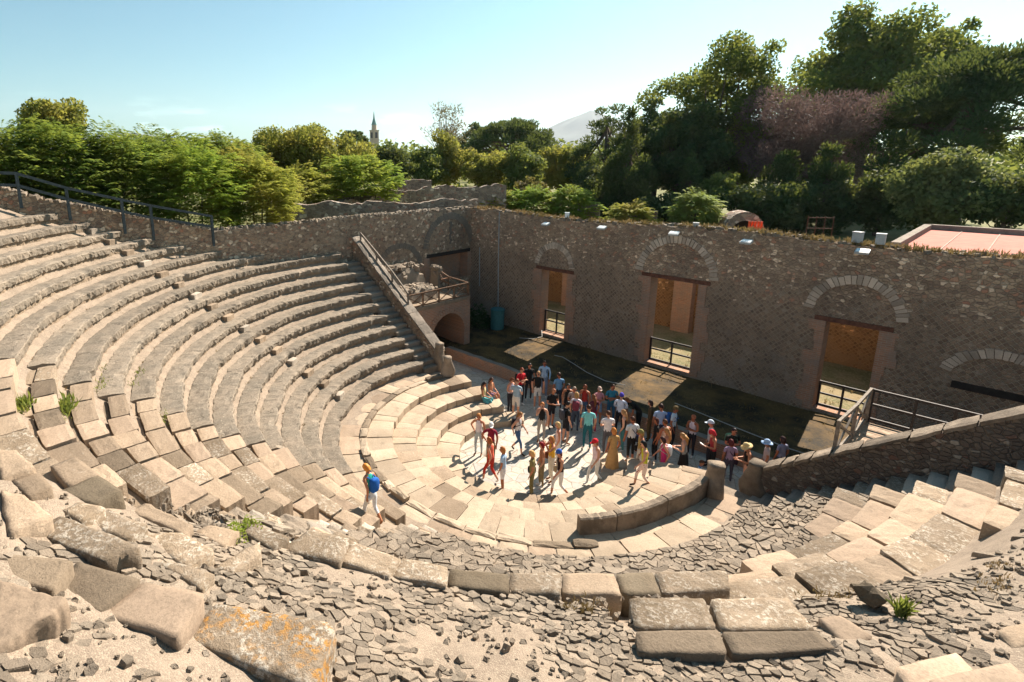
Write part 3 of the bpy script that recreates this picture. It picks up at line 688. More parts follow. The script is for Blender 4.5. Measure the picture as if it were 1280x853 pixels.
BLAB = {
'q11': 'huge smooth block with rough broken side in the bottom left corner', 'q12': 'flat brown slab right behind the huge corner block', 'q13': 'flat brown slab between the huge corner block and the smooth tan slab',
'q14': 'smooth tan four sided slab near the bottom left', 'q15': 'big block with white and orange lichen at the bottom left', 'q16': 'rounded block above the smooth tan slab, casting a small shadow',
'q16b': 'sloping lichen ledge just above the smooth tan slab', 'q17': 'long narrow pitted block right of the rounded block', 'q4': 'dark brown block with a black broken end on the left stair edge',
'q22': 'dark olive block in the long curved row under the orchestra', 'q25': 'second dark olive block in the long curved row, nearer the two large slabs', 'q27a': 'white flecked upper left slab of the four large slabs',
'q27b': 'brown lower left slab of the four large slabs', 'q28a': 'white flecked upper right slab of the four large slabs', 'q28b': 'brown lower right slab of the four large slabs', 'q29': 'pale smooth slab at the bottom right',
'q30': 'pale smooth slab in the bottom right corner', 'q31': 'thin smooth slab right of the four large slabs', 'q32': 'small tan slab at the right edge near the bottom', 'q9': 'long lichen covered block in the row above the brown slabs', 'q1': 'big flat block at the left edge below the weeds',
'q2': 'squarish pinkish block touching the left edge', 'q3': 'small tan block between two bigger ones at the left edge', 'q5': 'tan block with grey stain above the dark brown block', 'q7': 'small lichen block just below the dark brown block', 'q8': 'lichen block between the dark brown block and the long block',
'q10': 'long low worn block on the left stair edge', 'q18': 'lichen block just below the stairs near the fern', 'q18b': 'worn tan block beside the small fern', 'q19': 'lichen block below the stairs, first of the long curved row', 'q20': 'second lichen block of the long curved row', 'q21': 'third lichen block of the long curved row, left of the dark one',
'q23': 'pale flecked block right of the first dark block in the curved row', 'q24': 'tan block between the two halves of the long curved row', 'q26': 'flecked block at the right end of the long curved row'}
rb = random.Random(3); TOPS = []
for (nm, tone, th, pts) in BLOCKS:
    if nm == 'q15': tone = 'orange_lichen'
    b2 = MB(); big = max((Vector(pts[0]) - Vector(pts[2])).length, .5)
    n = max(6, min(16, int(big * 9)))
    ru = .020 if tone in ('lichen', 'tan', 'dark', 'orange_lichen') else .010
    if nm == 'q11': n, ru = 18, .022
    rock(b2, pts, th, n, ru, rnd=rb, edge=.016 if ru > .012 else .008)
    c = sum((Vector(p) for p in pts), Vector()) / 4
    o = b2.build('stone_block', tone, None, True, c - Vector((0, 0, th)))
    tag(o, BLAB[nm], 'stone block', 'loose and fallen stone blocks near the viewer'); TOPS.append([Vector((p[0], p[1])) for p in pts])
def in_tops(x, y):
    for q in TOPS:
        sgn = 0; ok = True
        for i in range(4):
            a, b = q[i], q[(i + 1) % 4]; cr = (b.x - a.x) * (y - a.y) - (b.y - a.y) * (x - a.x)
            if abs(cr) < 1e-9: continue
            if sgn == 0: sgn = 1 if cr > 0 else -1
            elif (cr > 0) != (sgn > 0): ok = False; break
        if ok: return True
    return False
rb = random.Random(21); mb = MB(); placed = []
def rubble_zone(a, k):
    lim = 8.7 if a < 322 else (7.9 if a < 348 else 9.3)
    return k > lim + .5 * mnoise.noise(Vector((a * .15, k, 3)))
pts = []; grid_ = {}; RM = RF + 12 * T; SL = math.hypot(1, H / T)
for tries in range(170000):
    a = rb.uniform(287, 364); k = rb.uniform(7.4, 16.6); r = RF + k * T
    if not rubble_zone(a, k): continue
    x, y = r * math.cos(rad(a)), r * math.sin(rad(a))
    fine = .5 + .5 * mnoise.noise(Vector((x * .55, y * .55, 11)))
    dm = .05 + .135 * fine * rb.uniform(.25, 1.3)
    key = (int(x // .3), int(y // .3)); ok = True
    for dx in (-1, 0, 1):
        for dy in (-1, 0, 1):
            for (qx, qy, qd) in grid_.get((key[0] + dx, key[1] + dy), []):
                if (qx - x) ** 2 + (qy - y) ** 2 < (min(dm, qd) * .55 + max(dm, qd) * .45) ** 2 * 1.0: ok = False; break
            if not ok: break
        if not ok: break
    if not ok: continue
    grid_.setdefault(key, []).append((x, y, dm)); pts.append((x, y))
def lift(x, y, h):
    r = math.hypot(x, y)
    a_ = math.degrees(math.atan2(y, x)) % 360
    return Vector((x, y, surf(r, a_) + .07 * max(0, min(1, (301 - a_) / 6)) * (1 if r > RF + 10.5 * T else 0) - .038 + .10 * mnoise.noise(Vector((x * 1.1, y * 1.1, 0))) + .03 * mnoise.noise(Vector((x * 4, y * 4, 2))) + h))
for (x, y), poly in zip(pts, vcells(pts, .006, .30)):
    if not poly or in_tops(x, y): continue
    bare = mnoise.noise(Vector((x * .8, y * .8, 5))) + .35 * mnoise.noise(Vector((x * 3, y * 3, 6)))
    if bare > .34 or rb.random() < .05: continue                          # bare mortar patches
    ln_ = max(math.hypot(p[0] - x, p[1] - y) for p in poly)
    if ln_ > .33: continue
    plate(mb, poly, lift, rb.choice((-.025, -.016, -.01, -.006, -.003, .0, .0, .003, .006, .009, .013, .018)) - max(0, bare + .15) * .06, rb)
for tries in range(5200):                                            # pebbles and splinters lying in the mortar
    a = rb.uniform(284, 363); k = rb.uniform(7.4, 16.2); r = RF + k * T
    if a < 296 and k < 9.5 or (k < 8.6 and a > 322 and not rubble_zone(a, k)): continue
    x, y = r * math.cos(rad(a)), r * math.sin(rad(a))
    if in_tops(x, y): continue
    p_ = lift(x, y, -.02); sz = rb.choice((.015, .02, .025, .03, .04, .055))
    stone_chip(mb, p_, (rb.gauss(0, .3), rb.gauss(0, .3), 1), sz, sz * rb.uniform(.3, .8), rb, asp=rb.uniform(.5, 1.))
tag(mb.build('rubble', 'rubble'), 'broken grey and tan stones set in mortar all over the slope in front of the viewer', 'rubble', kind='stuff')
# single bigger stones
for (a, k, s, lab) in ((326.5, 8.6, .2, 'jagged dark stone standing on the gravel right of the four large slabs'), (333, 10.4, .13, 'small dark stone lying on the slope at the right')):
    b2 = MB(); r = RF + k * T; c = pol(r, a, surf(r, a) - .02)
    vs = []; N, K = 10, 7
    for kk in range(K + 1):
        t_ = kk / K; rr_ = math.sin(math.pi * (.12 + .85 * t_) ** .9)
        for i in range(N):
            an = 2 * math.pi * i / N; p = c + Vector((math.cos(an) * s * rr_, math.sin(an) * s * .75 * rr_, s * 1.25 * (t_ - .15)))
            vs.append(p + nzv(p, 7) * .09 * s / .2)
    b2.add(vs, [(q * N + i, q * N + (i + 1) % N, (q + 1) * N + (i + 1) % N, (q + 1) * N + i) for q in range(K) for i in range(N)] + [tuple(K * N + i for i in range(N))])
    tag(b2.build('loose_stone', 'dark', None, False, c), lab, 'stone')

# ================================================================== WALLS
def wall(name, axis, f0, f1, u0, u1, ztop, openings, mat, top_mat=None, zb=-.1, parent=None, step=.22, noise_a=.02, seed=0., top_rough=.07, inner='brick_x'):
    """masonry wall from u0 to u1 along the axis, faces at f0 (inside) and f1; openings (ua, ub, za, zb) go through it"""
    us = set([u0, u1]); 
    n = int(round((u1 - u0) / step))
    for i in range(n + 1): us.add(round(u0 + (u1 - u0) * i / n, 4))
    for (a, b, za, zc) in openings:
        us = set(q for q in us if abs(q - a) > .06 and abs(q - b) > .06) | {a, b, u0, u1}
    us = sorted(us); mb = MB(); P = {}
    def pt(u, f, z):
        d = nzv(Vector((u * 2.1, z * 2.1, f + seed)), 1.) * noise_a + nzv(Vector((u * 7, z * 7, f + seed)), 1.) * noise_a * .5
        s_ = -1 if f == f0 else 1
        return (u, f + d.y, z) if axis == 'x' else (f + d.y, u, z)
    def tz(u): return ztop(u) + top_rough * (mnoise.noise(Vector((u * 1.3, seed, 0))) + .7 * mnoise.noise(Vector((u * 5, seed, 4))))
    def zs_for(ua, ub):
        m = (ua + ub) / 2; cuts = [(zb, None)]
        for (a, b, za, zc) in openings:
            if a - 1e-6 <= ua and ub <= b + 1e-6: return [(zb, za), (zc, None)]
        return cuts
    V = {}
    def vid(u, f, z, key):
        k_ = (round(u, 4), f, key)
        if k_ not in V: V[k_] = len(mb.v); mb.v.append(pt(u, f, z))
        return V[k_]
    for i in range(len(us) - 1):
        ua, ub = us[i], us[i + 1]
        for (z0, z1) in zs_for(ua, ub):
            ta, tb = (z1, z1) if z1 is not None else (tz(ua), tz(ub))
            nzv_ = max(1, int(((ta + tb) / 2 - z0) / .24))
            def lv(q, t_): return z0 + (t_ - z0) * q / nzv_
            for q in range(nzv_):
                for f in (f0, f1):
                    ids = []
                    for (u, t_, qq) in ((ua, ta, q), (ub, tb, q), (ub, tb, q + 1), (ua, ta, q + 1)):
                        zz = lv(qq, t_); ids.append(vid(u, f, zz, round(zz, 3)))
                    fl = (axis == 'x') == (f == f0)
                    mb.f.append(tuple(ids) if fl else tuple(ids[::-1])); mb.m.append(0)
            ids = [vid(ua, f0, ta, round(ta, 3)), vid(ub, f0, tb, round(tb, 3)), vid(ub, f1, tb, round(tb, 3)), vid(ua, f1, ta, round(ta, 3))]
            mb.f.append(tuple(ids) if axis == 'x' else tuple(ids[::-1])); mb.m.append(1 if z1 is None else 2)
            if z1 is None and z0 > zb + .01:
                mb.f.append((vid(ua, f0, z0, round(z0, 3)), vid(ua, f1, z0, round(z0, 3)), vid(ub, f1, z0, round(z0, 3)), vid(ub, f0, z0, round(z0, 3)))); mb.m.append(2)
    # end caps and opening reveals
    for (u, z0, z1) in [(u0, zb, tz(u0)), (u1, zb, tz(u1))]:
        p = [pt(u, f0, z0), pt(u, f1, z0), pt(u, f1, z1), pt(u, f0, z1)]; mb.add(p, [(0, 1, 2, 3)], 0)
    for (a, b, za, zc) in openings:
        for u in (a, b): mb.add([pt(u, f0, za), pt(u, f1, za), pt(u, f1, zc), pt(u, f0, zc)], [(0, 1, 2, 3)], 2)
    return mb.build(name, [mat, top_mat or mat, inner], parent, False)
def wallP(axis, f): return (lambda u, d, z: Vector((u, f - d, z))) if axis == 'x' else (lambda u, d, z: Vector((f + d, u, z)))
def jambs(parent, axis, f, ua, ub, z0, z1, seed, matname, wid=.55):
    """toothed brick surround either side of a doorway, a little proud of the wall"""
    P_ = wallP(axis, f); r_ = random.Random(seed)
    for (e, s_) in ((ua, -1), (ub, 1)):
        b2 = MB(); z = z0
        ws = []
        while z < z1 - .01:
            hh_ = min(r_.uniform(.28, .6), z1 - z); ws.append((z, z + hh_, wid * r_.uniform(.55, 1.35))); z += hh_
        for (za, zc, w_) in ws:
            c = P_(e + s_ * w_ / 2, .012, (za + zc) / 2)
            b2.box(c, (w_, .06, zc - za) if axis == 'x' else (.06, w_, zc - za))
        b2.build('brick_jamb', matname, parent)
def arch(parent, axis, f, uc, zc, ri, ro, seed, a0=0, a1=180, flat=1., mat='voussoir', name='relieving_arch'):
    P_ = wallP(axis, f); r_ = random.Random(seed); b2 = MB(); a = a0; stepa = .17 / ((ri + ro) / 2) * 57.3
    while a < a1 - 1:
        b = min(a1, a + stepa * r_.uniform(.8, 1.25)); g = .45
        o1 = ro + r_.uniform(-.05, .04); i1 = ri + r_.uniform(-.02, .02); d = .045 + r_.uniform(0, .02)
        q = [(i1, a + g), (o1, a + g), (o1, b - g), (i1, b - g)]
        vs = [P_(uc - rr_ * math.cos(rad(t)), dd, zc + rr_ * flat * math.sin(rad(t))) for dd in (-.1, d) for (rr_, t) in q]
        b2.add(vs, [(4, 5, 6, 7), (0, 1, 5, 4), (1, 2, 6, 5), (2, 3, 7, 6), (3, 0, 4, 7)])
        a = b
    b2.build(name, mat, parent)
# stage wall with three doorways (the fourth, on the right, is walled up)
DOORS = [(-7.98, -6.22, .55, 4.46), (-1.37, .93, .55, 5.04), (5.98, 7.69, .55, 4.35)]
sw = thing('stage_wall', (0, D, 0), 'long ruined brick and stone stage wall with three open doorways', 'wall')
WB = .75
wall('masonry', 'x', D, D + WB, -L - .6, 17, lambda u: HW - .12 + .10 * math.sin(u * .45 + 1), DOORS, 'wall_x', 'dry_grass', parent=sw, top_rough=.10, inner='brick_x')
for i, (a, b, za, zc) in enumerate(DOORS):
    jambs(sw, 'x', D, a, b, .45, zc, 30 + i, 'brick_x', .5)
    b2 = MB(); ov = .40 if i != 1 else .50
    b2.box((a / 2 + b / 2, D + .06, zc + .09), (b - a + 2 * ov, .22, .19)); b2.build('lintel', 'wood_red', sw)
arch(sw, 'x', D, -7.14, 4.72, 1.02, 1.34, 1, 2, 178, 1.05); arch(sw, 'x', D, -.22, 5.22, 1.62, 1.98, 2, 2, 178, 1.02); arch(sw, 'x', D, 6.80, 4.66, 1.32, 1.68, 3, 5, 175, 1.02)
arch(sw, 'x', D, 11.0, 2.95, 1.25, 1.62, 4, 18, 162, .9)
b2 = MB(); b2.box((11.45, D + .02, 2.86), (3.1, .12, .26)); b2.build('lintel', 'wood_dark', sw)
b2 = MB(); r_ = random.Random(8)   # crest of loose stones
for i in range(420):
    u = r_.uniform(-L, 16.8); v = r_.uniform(.03, WB - .03)
    stone_chip(b2, (u, D + v, HW - .10 + .10 * math.sin(u * .45 + 1)), (r_.uniform(-.3, .3), r_.uniform(-.3, .3), 1), r_.uniform(.06, .15), r_.uniform(.03, .09), r_)
b2.build('wall_crest', 'rubble', sw)
# left side wall
def ltop(y):
    P_ = [(-16, 10.9), (-13.35, 10.05), (-11.95, 9.5), (-9.8, 8.95), (-8, 8.42), (-5.63, 7.78), (-3, 7.78), (3, 7.82), (12.3, 7.72)]
    for (a, za), (b, zc) in zip(P_, P_[1:]):
        if y <= b: return za + (zc - za) * (y - a) / (b - a)
    return P_[-1][1]
lw = thing('side_wall', (-L, 0, 0), 'left rubble stone side wall sloping up towards the upper seat rows', 'wall')
wall('masonry', 'y', -L, -L - .62, -16, D - .01, ltop, [(7.72, 11.15, 3.2, 4.86)], 'wall_y', 'ruin', parent=lw, seed=4., top_rough=.08, noise_a=.035, inner='brick_y')
jambs(lw, 'y', -L, 7.72, 11.15, 3.2, 4.86, 50, 'brick_y', .6)
b2 = MB(); b2.box((-L - .06, 9.45, 4.97), (.22, 3.9, .22)); b2.build('lintel', 'wood_dark', lw)
arch(lw, 'y', -L, 9.45, 5.35, 1.85, 2.25, 5, 3, 177, .98, 'ruin'); arch(lw, 'y', -L, 5.3, 4.3, 1.5, 1.85, 6, 8, 172, .95, 'ruin')
b2 = MB(); r_ = random.Random(18)
for i in range(560):
    u = r_.uniform(-14.5, D - .3); v = r_.uniform(.03, .6)
    stone_chip(b2, (-L - v, u, ltop(u) + .01), (r_.uniform(-.35, .35), r_.uniform(-.35, .35), 1), r_.uniform(.06, .15), r_.uniform(.03, .10), r_)
b2.build('wall_crest', 'rubble', lw)
b2 = MB()
for i in range(9): b2.box((-L + .03, 9.55 + .06 * math.sin(i * 2), 6.9 - i * .16), (.07, .22 - .015 * i, .17))
b2.build('fixed_relief', 'ruin', lw)
b2 = MB(); b2.box((-L - .95, 9.45, 4.1), (.4, 4.6, 3.4)); b2.build('doorway_backing', 'brick_y', lw)
# second wall behind the stage wall
bw = thing('back_wall', (0, 19, 0), 'rear wall coloured amber for bounced light, seen through the doorways of the stage wall', 'wall')
wall('masonry', 'x', 19.0, 19.6, -14.6, 17, lambda u: 3.7, [], 'amber_bounce', 'turf', parent=bw, seed=9., step=.5)
b2 = MB(); b2.box((-2.6, 18.8, 2.0), (1.1, .7, 3.4)); b2.build('pier', 'brick_x', bw)
b2 = MB(); b2.box((-10.6, 18.8, 2.0), (1.0, .7, 3.4)); b2.build('pier', 'brick_x', bw)
# front wall of the stage
fw_ = thing('stage_front', (-1, 5.4, 0), 'low dark brick front wall of the stage', 'wall')
wall('masonry', 'x', 5.3, 5.62, -9.75, 8.4, lambda u: .60, [], 'brick_x', 'ruin', parent=fw_, seed=12., step=.3, top_rough=.05)
# sloping walls between the stairs and the side passages
def slope_wall(sx, label, xe, mat):
    t = thing('sloping_wall', (sx * 7, 2.2, 1), label, 'wall')
    zt = lambda x: (2.06 if sx > 0 else 1.98) + (.74 if sx > 0 else .715) * (x - 6.9)
    b2 = MB(); N = 40; vs = []
    for i in range(N + 1):
        x = 6.9 + (xe - 6.9) * i / N
        for (y, z) in ((1.92, .5), (1.92, zt(x) - .12), (2.42, zt(x) - .12), (2.42, -.1)):
            p = Vector((sx * x, y, z)); p += nzv(p, 3) * .03; vs.append(p)
    fs = [(i * 4 + j, i * 4 + j + 1, (i + 1) * 4 + j + 1, (i + 1) * 4 + j) if sx < 0 else ((i + 1) * 4 + j, (i + 1) * 4 + j + 1, i * 4 + j + 1, i * 4 + j) for i in range(N) for j in range(3)] + [(0, 1, 2, 3), (N * 4 + 3, N * 4 + 2, N * 4 + 1, N * 4)]
    b2.add(vs, fs); b2.build('masonry', mat, t)
    r_ = random.Random(6); x = 6.9
    while x < xe:
        ln = r_.uniform(.5, .95) if x > 8.1 or sx < 0 else r_.uniform(.3, .45); x1 = min(xe, x + ln); b3 = MB(); g = .012
        rock(b3, [Vector((sx * (x + g), 1.87, zt(x))), Vector((sx * (x1 - g), 1.87, zt(x1))), Vector((sx * (x1 - g), 2.47, zt(x1))), Vector((sx * (x + g), 2.47, zt(x)))], .13, 5, .022, rnd=r_)
        b3.build('coping_stone', 'carved' if sx > 0 else 'ruin', t); x = x1
    return t
slope_wall(-1, 'left sloping rubble wall carrying a wooden handrail beside the stairs', 13.66, 'wall_y')
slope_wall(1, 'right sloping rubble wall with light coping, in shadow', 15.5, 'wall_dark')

# left box over the vaulted passage
lt = thing('left_tribunal', (-11.7, 4.8, 0), 'brick box over a round arched passage left of the stage', 'building')
b2 = MB(); y0, y1, yc, ro, zs_ = 2.44, 7.3, 5.55, 1.28, 1.25
N = 24; XF = -9.8
arc_ = [(yc + ro, 0.)] + [(yc + ro * math.cos(math.pi * i / N), zs_ + ro * .98 * math.sin(math.pi * i / N)) for i in range(N + 1)] + [(yc - ro, 0.)]
outer = []
for (y, z) in arc_:
    d = Vector((y - yc, z - 1.0)); outer.append((y1, z) if False else None)
def face_strip(x):
    vs = []; fs = []
    top = 3.1
    for (y, z) in arc_: vs.append((x, y, z))
    n_ = len(arc_)
    for i, (y, z) in enumerate(arc_):
        if i == 0: vs.append((x, y1, 0))
        elif i == n_ - 1: vs.append((x, y0, 0))
        else:
            u = (i - 1) / (n_ - 3)
            if u < .2: vs.append((x, y1, 0 + (top) * (u / .2)))
            elif u > .8: vs.append((x, y0, top * ((1 - u) / .2)))
            else: vs.append((x, y1 + (y0 - y1) * (u - .2) / .6, top))
    fs = [(i, i + 1, n_ + i + 1, n_ + i) for i in range(n_ - 1)]
    return vs, fs
vs, fs = face_strip(XF); b2.add(vs, fs)
n_ = len(arc_); vs = [(XF, y, z) for (y, z) in arc_] + [(-13.6, y, z) for (y, z) in arc_]
b2.add(vs, [(i, n_ + i, n_ + i + 1, i + 1) for i in range(n_ - 1)])
b2.add([(XF, y1, 0), (-13.68, y1, 0), (-13.68, y1, 3.1), (XF, y1, 3.1)], [(3, 2, 1, 0)]); b2.add([(XF, y0, 0), (-13.68, y0, 0), (-13.68, y0, 3.1), (XF, y0, 3.1)], [(0, 1, 2, 3)])
b2.build('vaulted_base', 'brick_y', lt)
arch(lt, 'y', XF, yc, zs_, ro, ro + .36, 61, 2, 178, .98, 'brick_y', 'arch_ring')
b2 = MB(); rock(b2, [(XF + .06, y0, 3.27), (XF + .06, y1 + .04, 3.27), (-13.66, y1 + .04, 3.27), (-13.66, y0, 3.27)], .2, 12, .02); b2.build('platform_floor', 'footway', lt)
def rubble_mass(label, x0, x1, y0, y1, z0, z1, seed):
    b2 = MB(); N, K = 14, 10; vs = []
    for j in range(K + 1):
        for i in range(N + 1):
            u, v = i / N, j / K; e = min(u, 1 - u, v, 1 - v)
            hgt = (z1 - z0) * (min(1, e * 9) ** .5) * (.85 + .35 * mnoise.noise(Vector((u * 3, v * 3, seed))) + .12 * mnoise.noise(Vector((u * 11, v * 11, seed))))
            vs.append((x0 + (x1 - x0) * u + .05 * mnoise.noise(Vector((v * 6, seed, 0))), y0 + (y1 - y0) * v, z0 + hgt))
    b2.add(vs, [(j * (N + 1) + i, j * (N + 1) + i + 1, (j + 1) * (N + 1) + i + 1, (j + 1) * (N + 1) + i) for j in range(K) for i in range(N)])
    r_ = random.Random(int(seed * 10))
    for i in range(90):
        u, v = r_.uniform(.05, .95), r_.uniform(.05, .95); e = min(u, 1 - u, v, 1 - v)
        stone_chip(b2, (x0 + (x1 - x0) * u, y0 + (y1 - y0) * v, z0 + (z1 - z0) * min(1, e * 9) ** .5 * .93), (r_.uniform(-.4, .4), r_.uniform(-.4, .4), 1), r_.uniform(.08, .17), r_.uniform(.05, .12), r_)
    return tag(b2.build('wall_stump', 'rubble', None, False, (x0, y0, z0)), label, 'wall stump')
rubble_mass('upper stump of rubble wall on the left box, against the side wall', -13.6, -12.1, 2.9, 6.2, 3.28, 4.95, 1.3)
rubble_mass('lower stump of rubble wall on the left box with flat top', -12.0, -10.5, 2.7, 5.6, 3.28, 4.0, 2.7)
rubble_mass('broken pillar stump in front of the door on the left box', -12.9, -12.2, 7.0, 7.28, 3.28, 4.6, 4.1)
# right box with wooden deck
rt_ = thing('right_tribunal', (11, 4, 0), 'right box with a wooden plank deck behind the right sloping wall', 'building')
b2 = MB(); b2.box((12.1, 4.1, 1.35), (7.2, 3.3, 2.7)); b2.build('masonry_base', 'brick_y', rt_)
for i in range(12):
    b2 = MB(); b2.box((12.0, 2.62 + i * .27, 2.78), (7.3, .24, .06)); b2.build('plank', 'plank', rt_)
for (x, y, z, s, lab) in ((8.0, 3.1, .9, .5, 'tan fallen stone slab beside the deck stairs'), (7.7, 4.3, .75, .55, 'flat tan slab on the stage end near the right deck'), (8.05, 2.9, 2.3, .3, 'squared stone lying on top of the right sloping wall end')):
    b2 = MB(); rock(b2, [(x - s, y - s * .6, z), (x + s, y - s * .7, z), (x + s * .9, y + s * .6, z), (x - s, y + s * .7, z)], max(.25, z - .35 if z < 1.5 else .25), 6, .03); tag(b2.build('stone_slab', 'tan', None, False, (x, y, z - .3)), lab, 'stone slab')

# ================================================================== RAILINGS, GATES
def railing(label, posts, base, top, rails, mat, xb=False, group=None, th=.07, name='railing', cat='railing', posth=None):
    """posts: list of (x, y, zbase, ztop); rails: fractions of the height"""
    p0 = posts[0]; t = thing(name, (p0[0], p0[1], p0[2]), label, cat, group)
    for p in posts:
        b2 = MB(); b2.bar((p[0], p[1], p[2] - .05), (p[0], p[1], p[3] + .02), th, th); b2.build('post', mat, t)
    for a, b in zip(posts, posts[1:]):
        for f in rails:
            b2 = MB(); b2.bar((a[0], a[1], a[2] + (a[3] - a[2]) * f), (b[0], b[1], b[2] + (b[3] - b[2]) * f), th * .8, th * 1.05); b2.build('rail', mat, t)
        if xb:
            for (f, g) in ((.08, .93), (.93, .08)):
                b2 = MB(); b2.bar((a[0], a[1], a[2] + (a[3] - a[2]) * f), (b[0], b[1], b[2] + (b[3] - b[2]) * g), th * .6, th * .6); b2.build('brace', mat, t)
    return t
railing('dark grey two bar railing along the top of the left side wall', [(-13.4, -16.0, 9.7, 10.75), (-13.4, -12.84, 9.35, 10.55), (-13.4, -11.36, 8.8, 9.98), (-13.4, -9.5, 8.1, 9.43), (-13.4, -8.43, 7.72, 9.13), (-13.4, -5.9, 7.2, 8.5)], 0, 0, (.64, 1.), 'rail_teal', th=.1)
railing('brown wooden handrail running down the left sloping wall', [(-13.3, 2.2, 6.5, 7.0), (-11.9, 2.2, 5.5, 6.1), (-10.6, 2.2, 4.55, 5.25), (-9.35, 2.2, 3.65, 4.3)], 0, 0, (.15, .98), 'wood_grey', th=.075)
railing('wooden railing with crossed bars along the front edge of the left box', [(-9.85, 2.5, 3.27, 4.0)] + [(-9.85, 2.5 + 4.7 * i / 4, 3.27, 4.0) for i in range(1, 5)], 0, 0, (.06, .98), 'wood_brown', True, th=.07)
railing('short wooden railing at the back of the left box by the door', [(-9.95, 7.22, 3.27, 4.0), (-11.5, 7.22, 3.27, 4.1), (-12.4, 7.22, 3.3, 4.4)], 0, 0, (.5, .98), 'wood_brown', True, th=.06)
railing('weathered railing with crossed bars at the front of the right deck', [(8.35, 2.55, 2.8, 3.85), (8.45, 4.1, 2.8, 3.88), (8.5, 5.7, 2.8, 3.92)], 0, 0, (.1, .98), 'wood_grey', True, th=.085)
railing('dark two bar railing along the back of the right deck', [(8.55, 5.75, 2.8, 3.9), (9.55, 5.75, 2.8, 3.9), (10.4, 5.75, 2.8, 3.9), (11.6, 5.75, 2.8, 3.9), (13.2, 5.75, 2.8, 3.9)], 0, 0, (.12, .55, .98), 'rail_dark', th=.07)
GL = ['dark low gate in the left doorway of the stage wall', 'dark low gate in the wide middle doorway of the stage wall', 'dark low gate in the right doorway of the stage wall']
for i, (a, b, za, zc) in enumerate(DOORS):
    zt = (1.9, 1.75, 1.62)[i]; m = (a + b) / 2
    railing(GL[i], [(a + .06, 12.02, .45, zt), (m, 12.02, .45, zt), (b - .06, 12.02, .45, zt)], 0, 0, (.12, .55, .98), 'rail_dark', group='gates in the stage doorways', th=.075, name='door_gate', cat='gate')

# ================================================================== SMALL FIXTURES
FL = ['first floodlight from the left on the stage wall', 'second floodlight from the left on the stage wall', 'third floodlight, above the middle arch', 'fourth floodlight, right of the middle arch', 'fifth floodlight, under the two grey boxes']
for i, (x, z) in enumerate(((-7.57, 7.2), (-4.05, 7.3), (-.29, 7.36), (2.83, 7.3), (6.82, 7.36))):
    y = 11.12; t = thing('floodlight', (x, y, z), 'white ' + FL[i], 'floodlight', 'white floodlights on the stage wall')
    b2 = MB(); b2.box((x, y, z), (.44, .30, .09), .15 * (i % 3 - 1), 0, .35); b2.build('housing', 'steel_grey', t)
    b2 = MB(); b2.box((x, y + .02, z + .055), (.38, .24, .02), .15 * (i % 3 - 1), 0, .35); b2.build('cover', 'glass_white', t)
    b2 = MB(); b2.bar((x, y + .12, z - .02), (x, 11.6, z + .05), .05, .05); b2.build('bracket', 'steel_grey', t)
for i, (x, y, lab) in enumerate(((6.5, 11.75, 'left grey box on top of the stage wall'), (7.2, 11.75, 'right grey box on top of the stage wall with a white lamp beside it'), (.42, 11.75, 'small tilted grey box above the middle doorway'), (-6.6, 11.75, 'small white box on the wall top at the left'))):
    b2 = MB(); s = (.28, .24, .38) if i < 2 else (.24, .2, .24); b2.box((x, y, 7.62 + s[2] / 2), s, .3 * (i - 1)); b2.box((x, y, 7.64 + s[2]), (s[0] * 1.1, s[1] * 1.1, .03), .3 * (i - 1))
    tag(b2.build('equipment_box', 'steel_grey' if i != 3 else 'glass_white', None, False, (x, y, 7.6)), lab, 'box')
b2 = MB(); b2.tube([(-11.3, D - .07, 7.62), (-11.28, D - .07, 4.5), (-11.2, D - .07, 1.5)], .035, 6); tag(b2.build('wall_pipe', 'steel_grey', None, False, (-11.3, D, 1.5)), 'thin grey vertical pipe in the left corner of the stage wall', 'pipe')
b2 = MB(); b2.tube([(-12.9, D - .06, 5.2), (-12.85, D - .06, 2.6)], .03, 6); tag(b2.build('wall_pipe', 'steel_grey', None, False, (-12.9, D, 2.6)), 'short pipe low in the corner left of the long pipe', 'pipe')
bn = thing('bin', (-10.5, 10.6, .36), 'teal rubbish bin in the far left corner of the stage', 'bin')
b2 = MB(); b2.tube([(-10.5, 10.6, .34), (-10.5, 10.6, .5), (-10.5, 10.6, 1.6)], [.40, .42, .43], 14); b2.build('body', 'bin_teal', bn)
b2 = MB(); b2.tube([(-10.5, 10.6, 1.6), (-10.5, 10.6, 1.66), (-10.5, 10.6, 1.70)], [.46, .46, .38], 14); b2.build('lid', 'bin_teal', bn)
def rope(label, pts, r_=.02):
    b2 = MB(); b2.tube(pts, r_, 5); tag(b2.build('rope', 'rope_white', None, True, pts[0]), label, 'rope')
rope('white rope lying across the stage from the left lit patch to the middle one', [(-5.05, 8.9, .5), (-4.6, 9.0, .5), (-3.6, 8.55, .5), (-2.6, 8.1, .48), (-1.4, 7.75, .5), (-.5, 7.95, .5)])
rope('white rope lying across the right part of the stage', [(1.9, 7.75, .5), (2.9, 7.6, .5), (4.0, 7.35, .52), (5.1, 7.2, .5), (6.3, 7.0, .5), (7.1, 6.9, .55)])
rope('short white hose at the sill of the left doorway', [(-7.6, 11.25, .8), (-7.3, 10.9, .55), (-7.5, 10.3, .5), (-8.2, 9.9, .48)])
